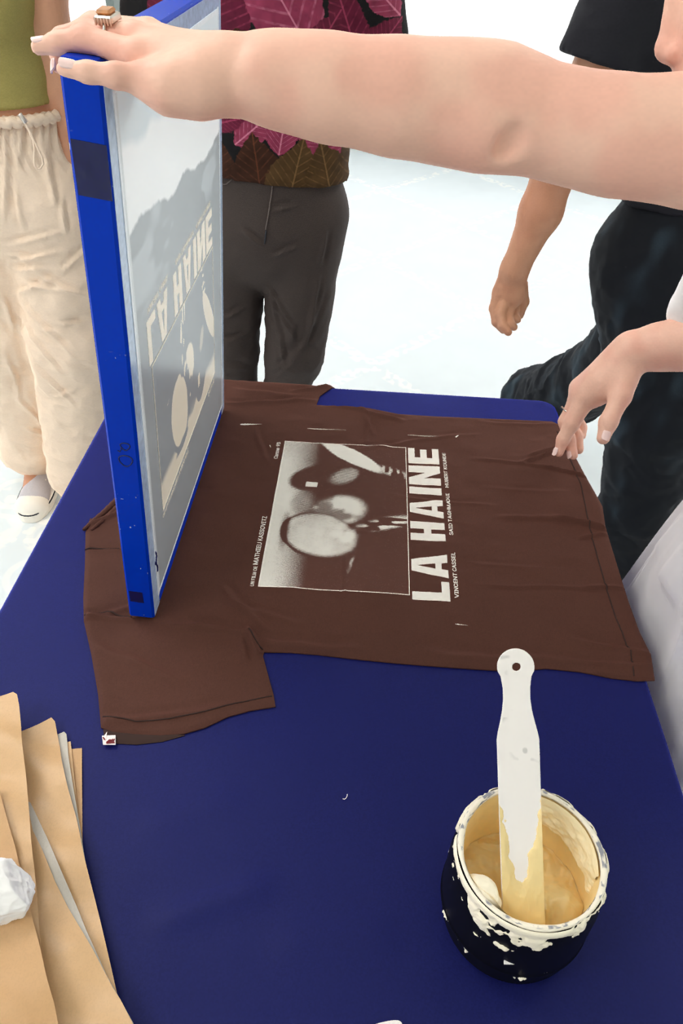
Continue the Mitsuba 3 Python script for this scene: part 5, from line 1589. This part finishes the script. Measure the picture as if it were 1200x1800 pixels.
    c2, d2 = pd(1003, 724, 1.145), unit(pd(994, 741, 1.15) - pd(1021, 690, 1.13))
    s2 = unit(np.cross(d2, AX[2]))
    n2 = np.cross(d2, s2)
    r2 = rp(14.5, 1.145)
    put(K + '__ring_001', tube([c2 + (s2 * math.cos(a_) + n2 * math.sin(a_)) * r2 for a_ in t], 0.0012, 8, True), 'm_silver', smooth=True, label='thin silver ring on the reaching hand')
    put(K + '__ring_001__claw', tube([c2 - s2 * r2, c2 - s2 * (r2 + 0.004) - d2 * 0.002], [0.0012, 0.0017], 8), 'm_silver', smooth=True)
    # white blouse and tulle skirt
    s_ = Blob(0.03)
    s_.bone(pel + [0, 0, 0.02], che + [0, 0, 0.02], 0.14, 0.142, flat=0.80, axis=(1, 0, 0.2))
    s_.bone(sh_l + [0.03, 0.04, -0.01], sh_r + [0.0, -0.02, 0], 0.070, 0.070, k=0.06)
    s_.bone(sh_l + [0.03, 0.03, -0.01], sh_l + [-0.035, 0.0, 0.0], 0.070, 0.072, k=0.03)
    s_.bone(sh_r, pd(1246, 545, 1.05), 0.064, 0.050, k=0.03)
    e2 = pd(1228, 548, 1.04)
    m = s_.mesh([0.3, 0.48, 0.85], [0.8, 1.1, 1.42], 0.006, lambda P, D: np.maximum(D, np.maximum(0.93 - P[..., 2], 0.362 + 0.0 * P[..., 1] - P[..., 0] - 9 * (P[..., 1] > 0.8))))
    wrinkle(m, folds(0.009, 8, 41, (1, 1, 0.6)))
    put(K + '__blouse', m, 'm_white_cloth', smooth=True)
    na_, nz_ = 420, 80
    A, Zz = np.meshgrid(np.arange(na_) * 2 * np.pi / na_, np.linspace(0, 1, nz_), indexing='ij')
    z = 1.02 - 0.88 * Zz
    r = 0.128 + 0.125 * (1 - np.exp(-Zz / 0.06)) + 0.13 * Zz
    ple = np.clip(Zz * 1.6, 0, 1) * (0.016 * np.sin(A * 13 + 2.2 * np.sin(A * 3) + 1.5 * Zz) + 0.011 * np.sin(A * 29 + 3 * Zz + 1.3 * np.sin(A * 5)) + 0.004 * np.sin(A * 61))
    x = 0.654 + (r + ple) * np.cos(A) * 0.98
    y = 0.665 + (r + ple) * np.sin(A) * 0.95
    lim = 0.384 + 0.004 * np.sin(y * 60)
    x = np.where((z < 0.80) & (x < lim), lim + 0.12 * (x - lim) * 0.1, x)
    V = np.stack([x, y, z], -1).reshape(-1, 3)
    i = np.arange(na_ * nz_).reshape(na_, nz_)
    i2 = np.roll(i, -1, 0)
    f = np.concatenate([np.stack([i[:, :-1], i[:, 1:], i2[:, 1:]], -1).reshape(-1, 3), np.stack([i[:, :-1], i2[:, 1:], i2[:, :-1]], -1).reshape(-1, 3)])
    put(K + '__skirt', trimesh.Trimesh(V, f, process=False), 'm_tulle', smooth=True, label='sheer pale tulle skirt in soft folds')
    V2 = (V - [0.640, 0.665, 0]) * [0.86, 0.88, 1] + [0.645, 0.668, 0.0]
    V2[:, 2] += 0.012
    put(K + '__skirt__lining', trimesh.Trimesh(V2, f, process=False), 'm_white_cloth', smooth=True)
    shoe(K + '__shoe', A3([0.64, 0.695]), (-1, 0), 'm_rubber', 'm_rubber')
    shoe(K + '__shoe_001', A3([0.64, 0.855]), (-1, 0), 'm_rubber', 'm_rubber')
    thing(K, 'woman in white reaching across to hold the blue screen, other hand over the t-shirt', 'person')


person_white()
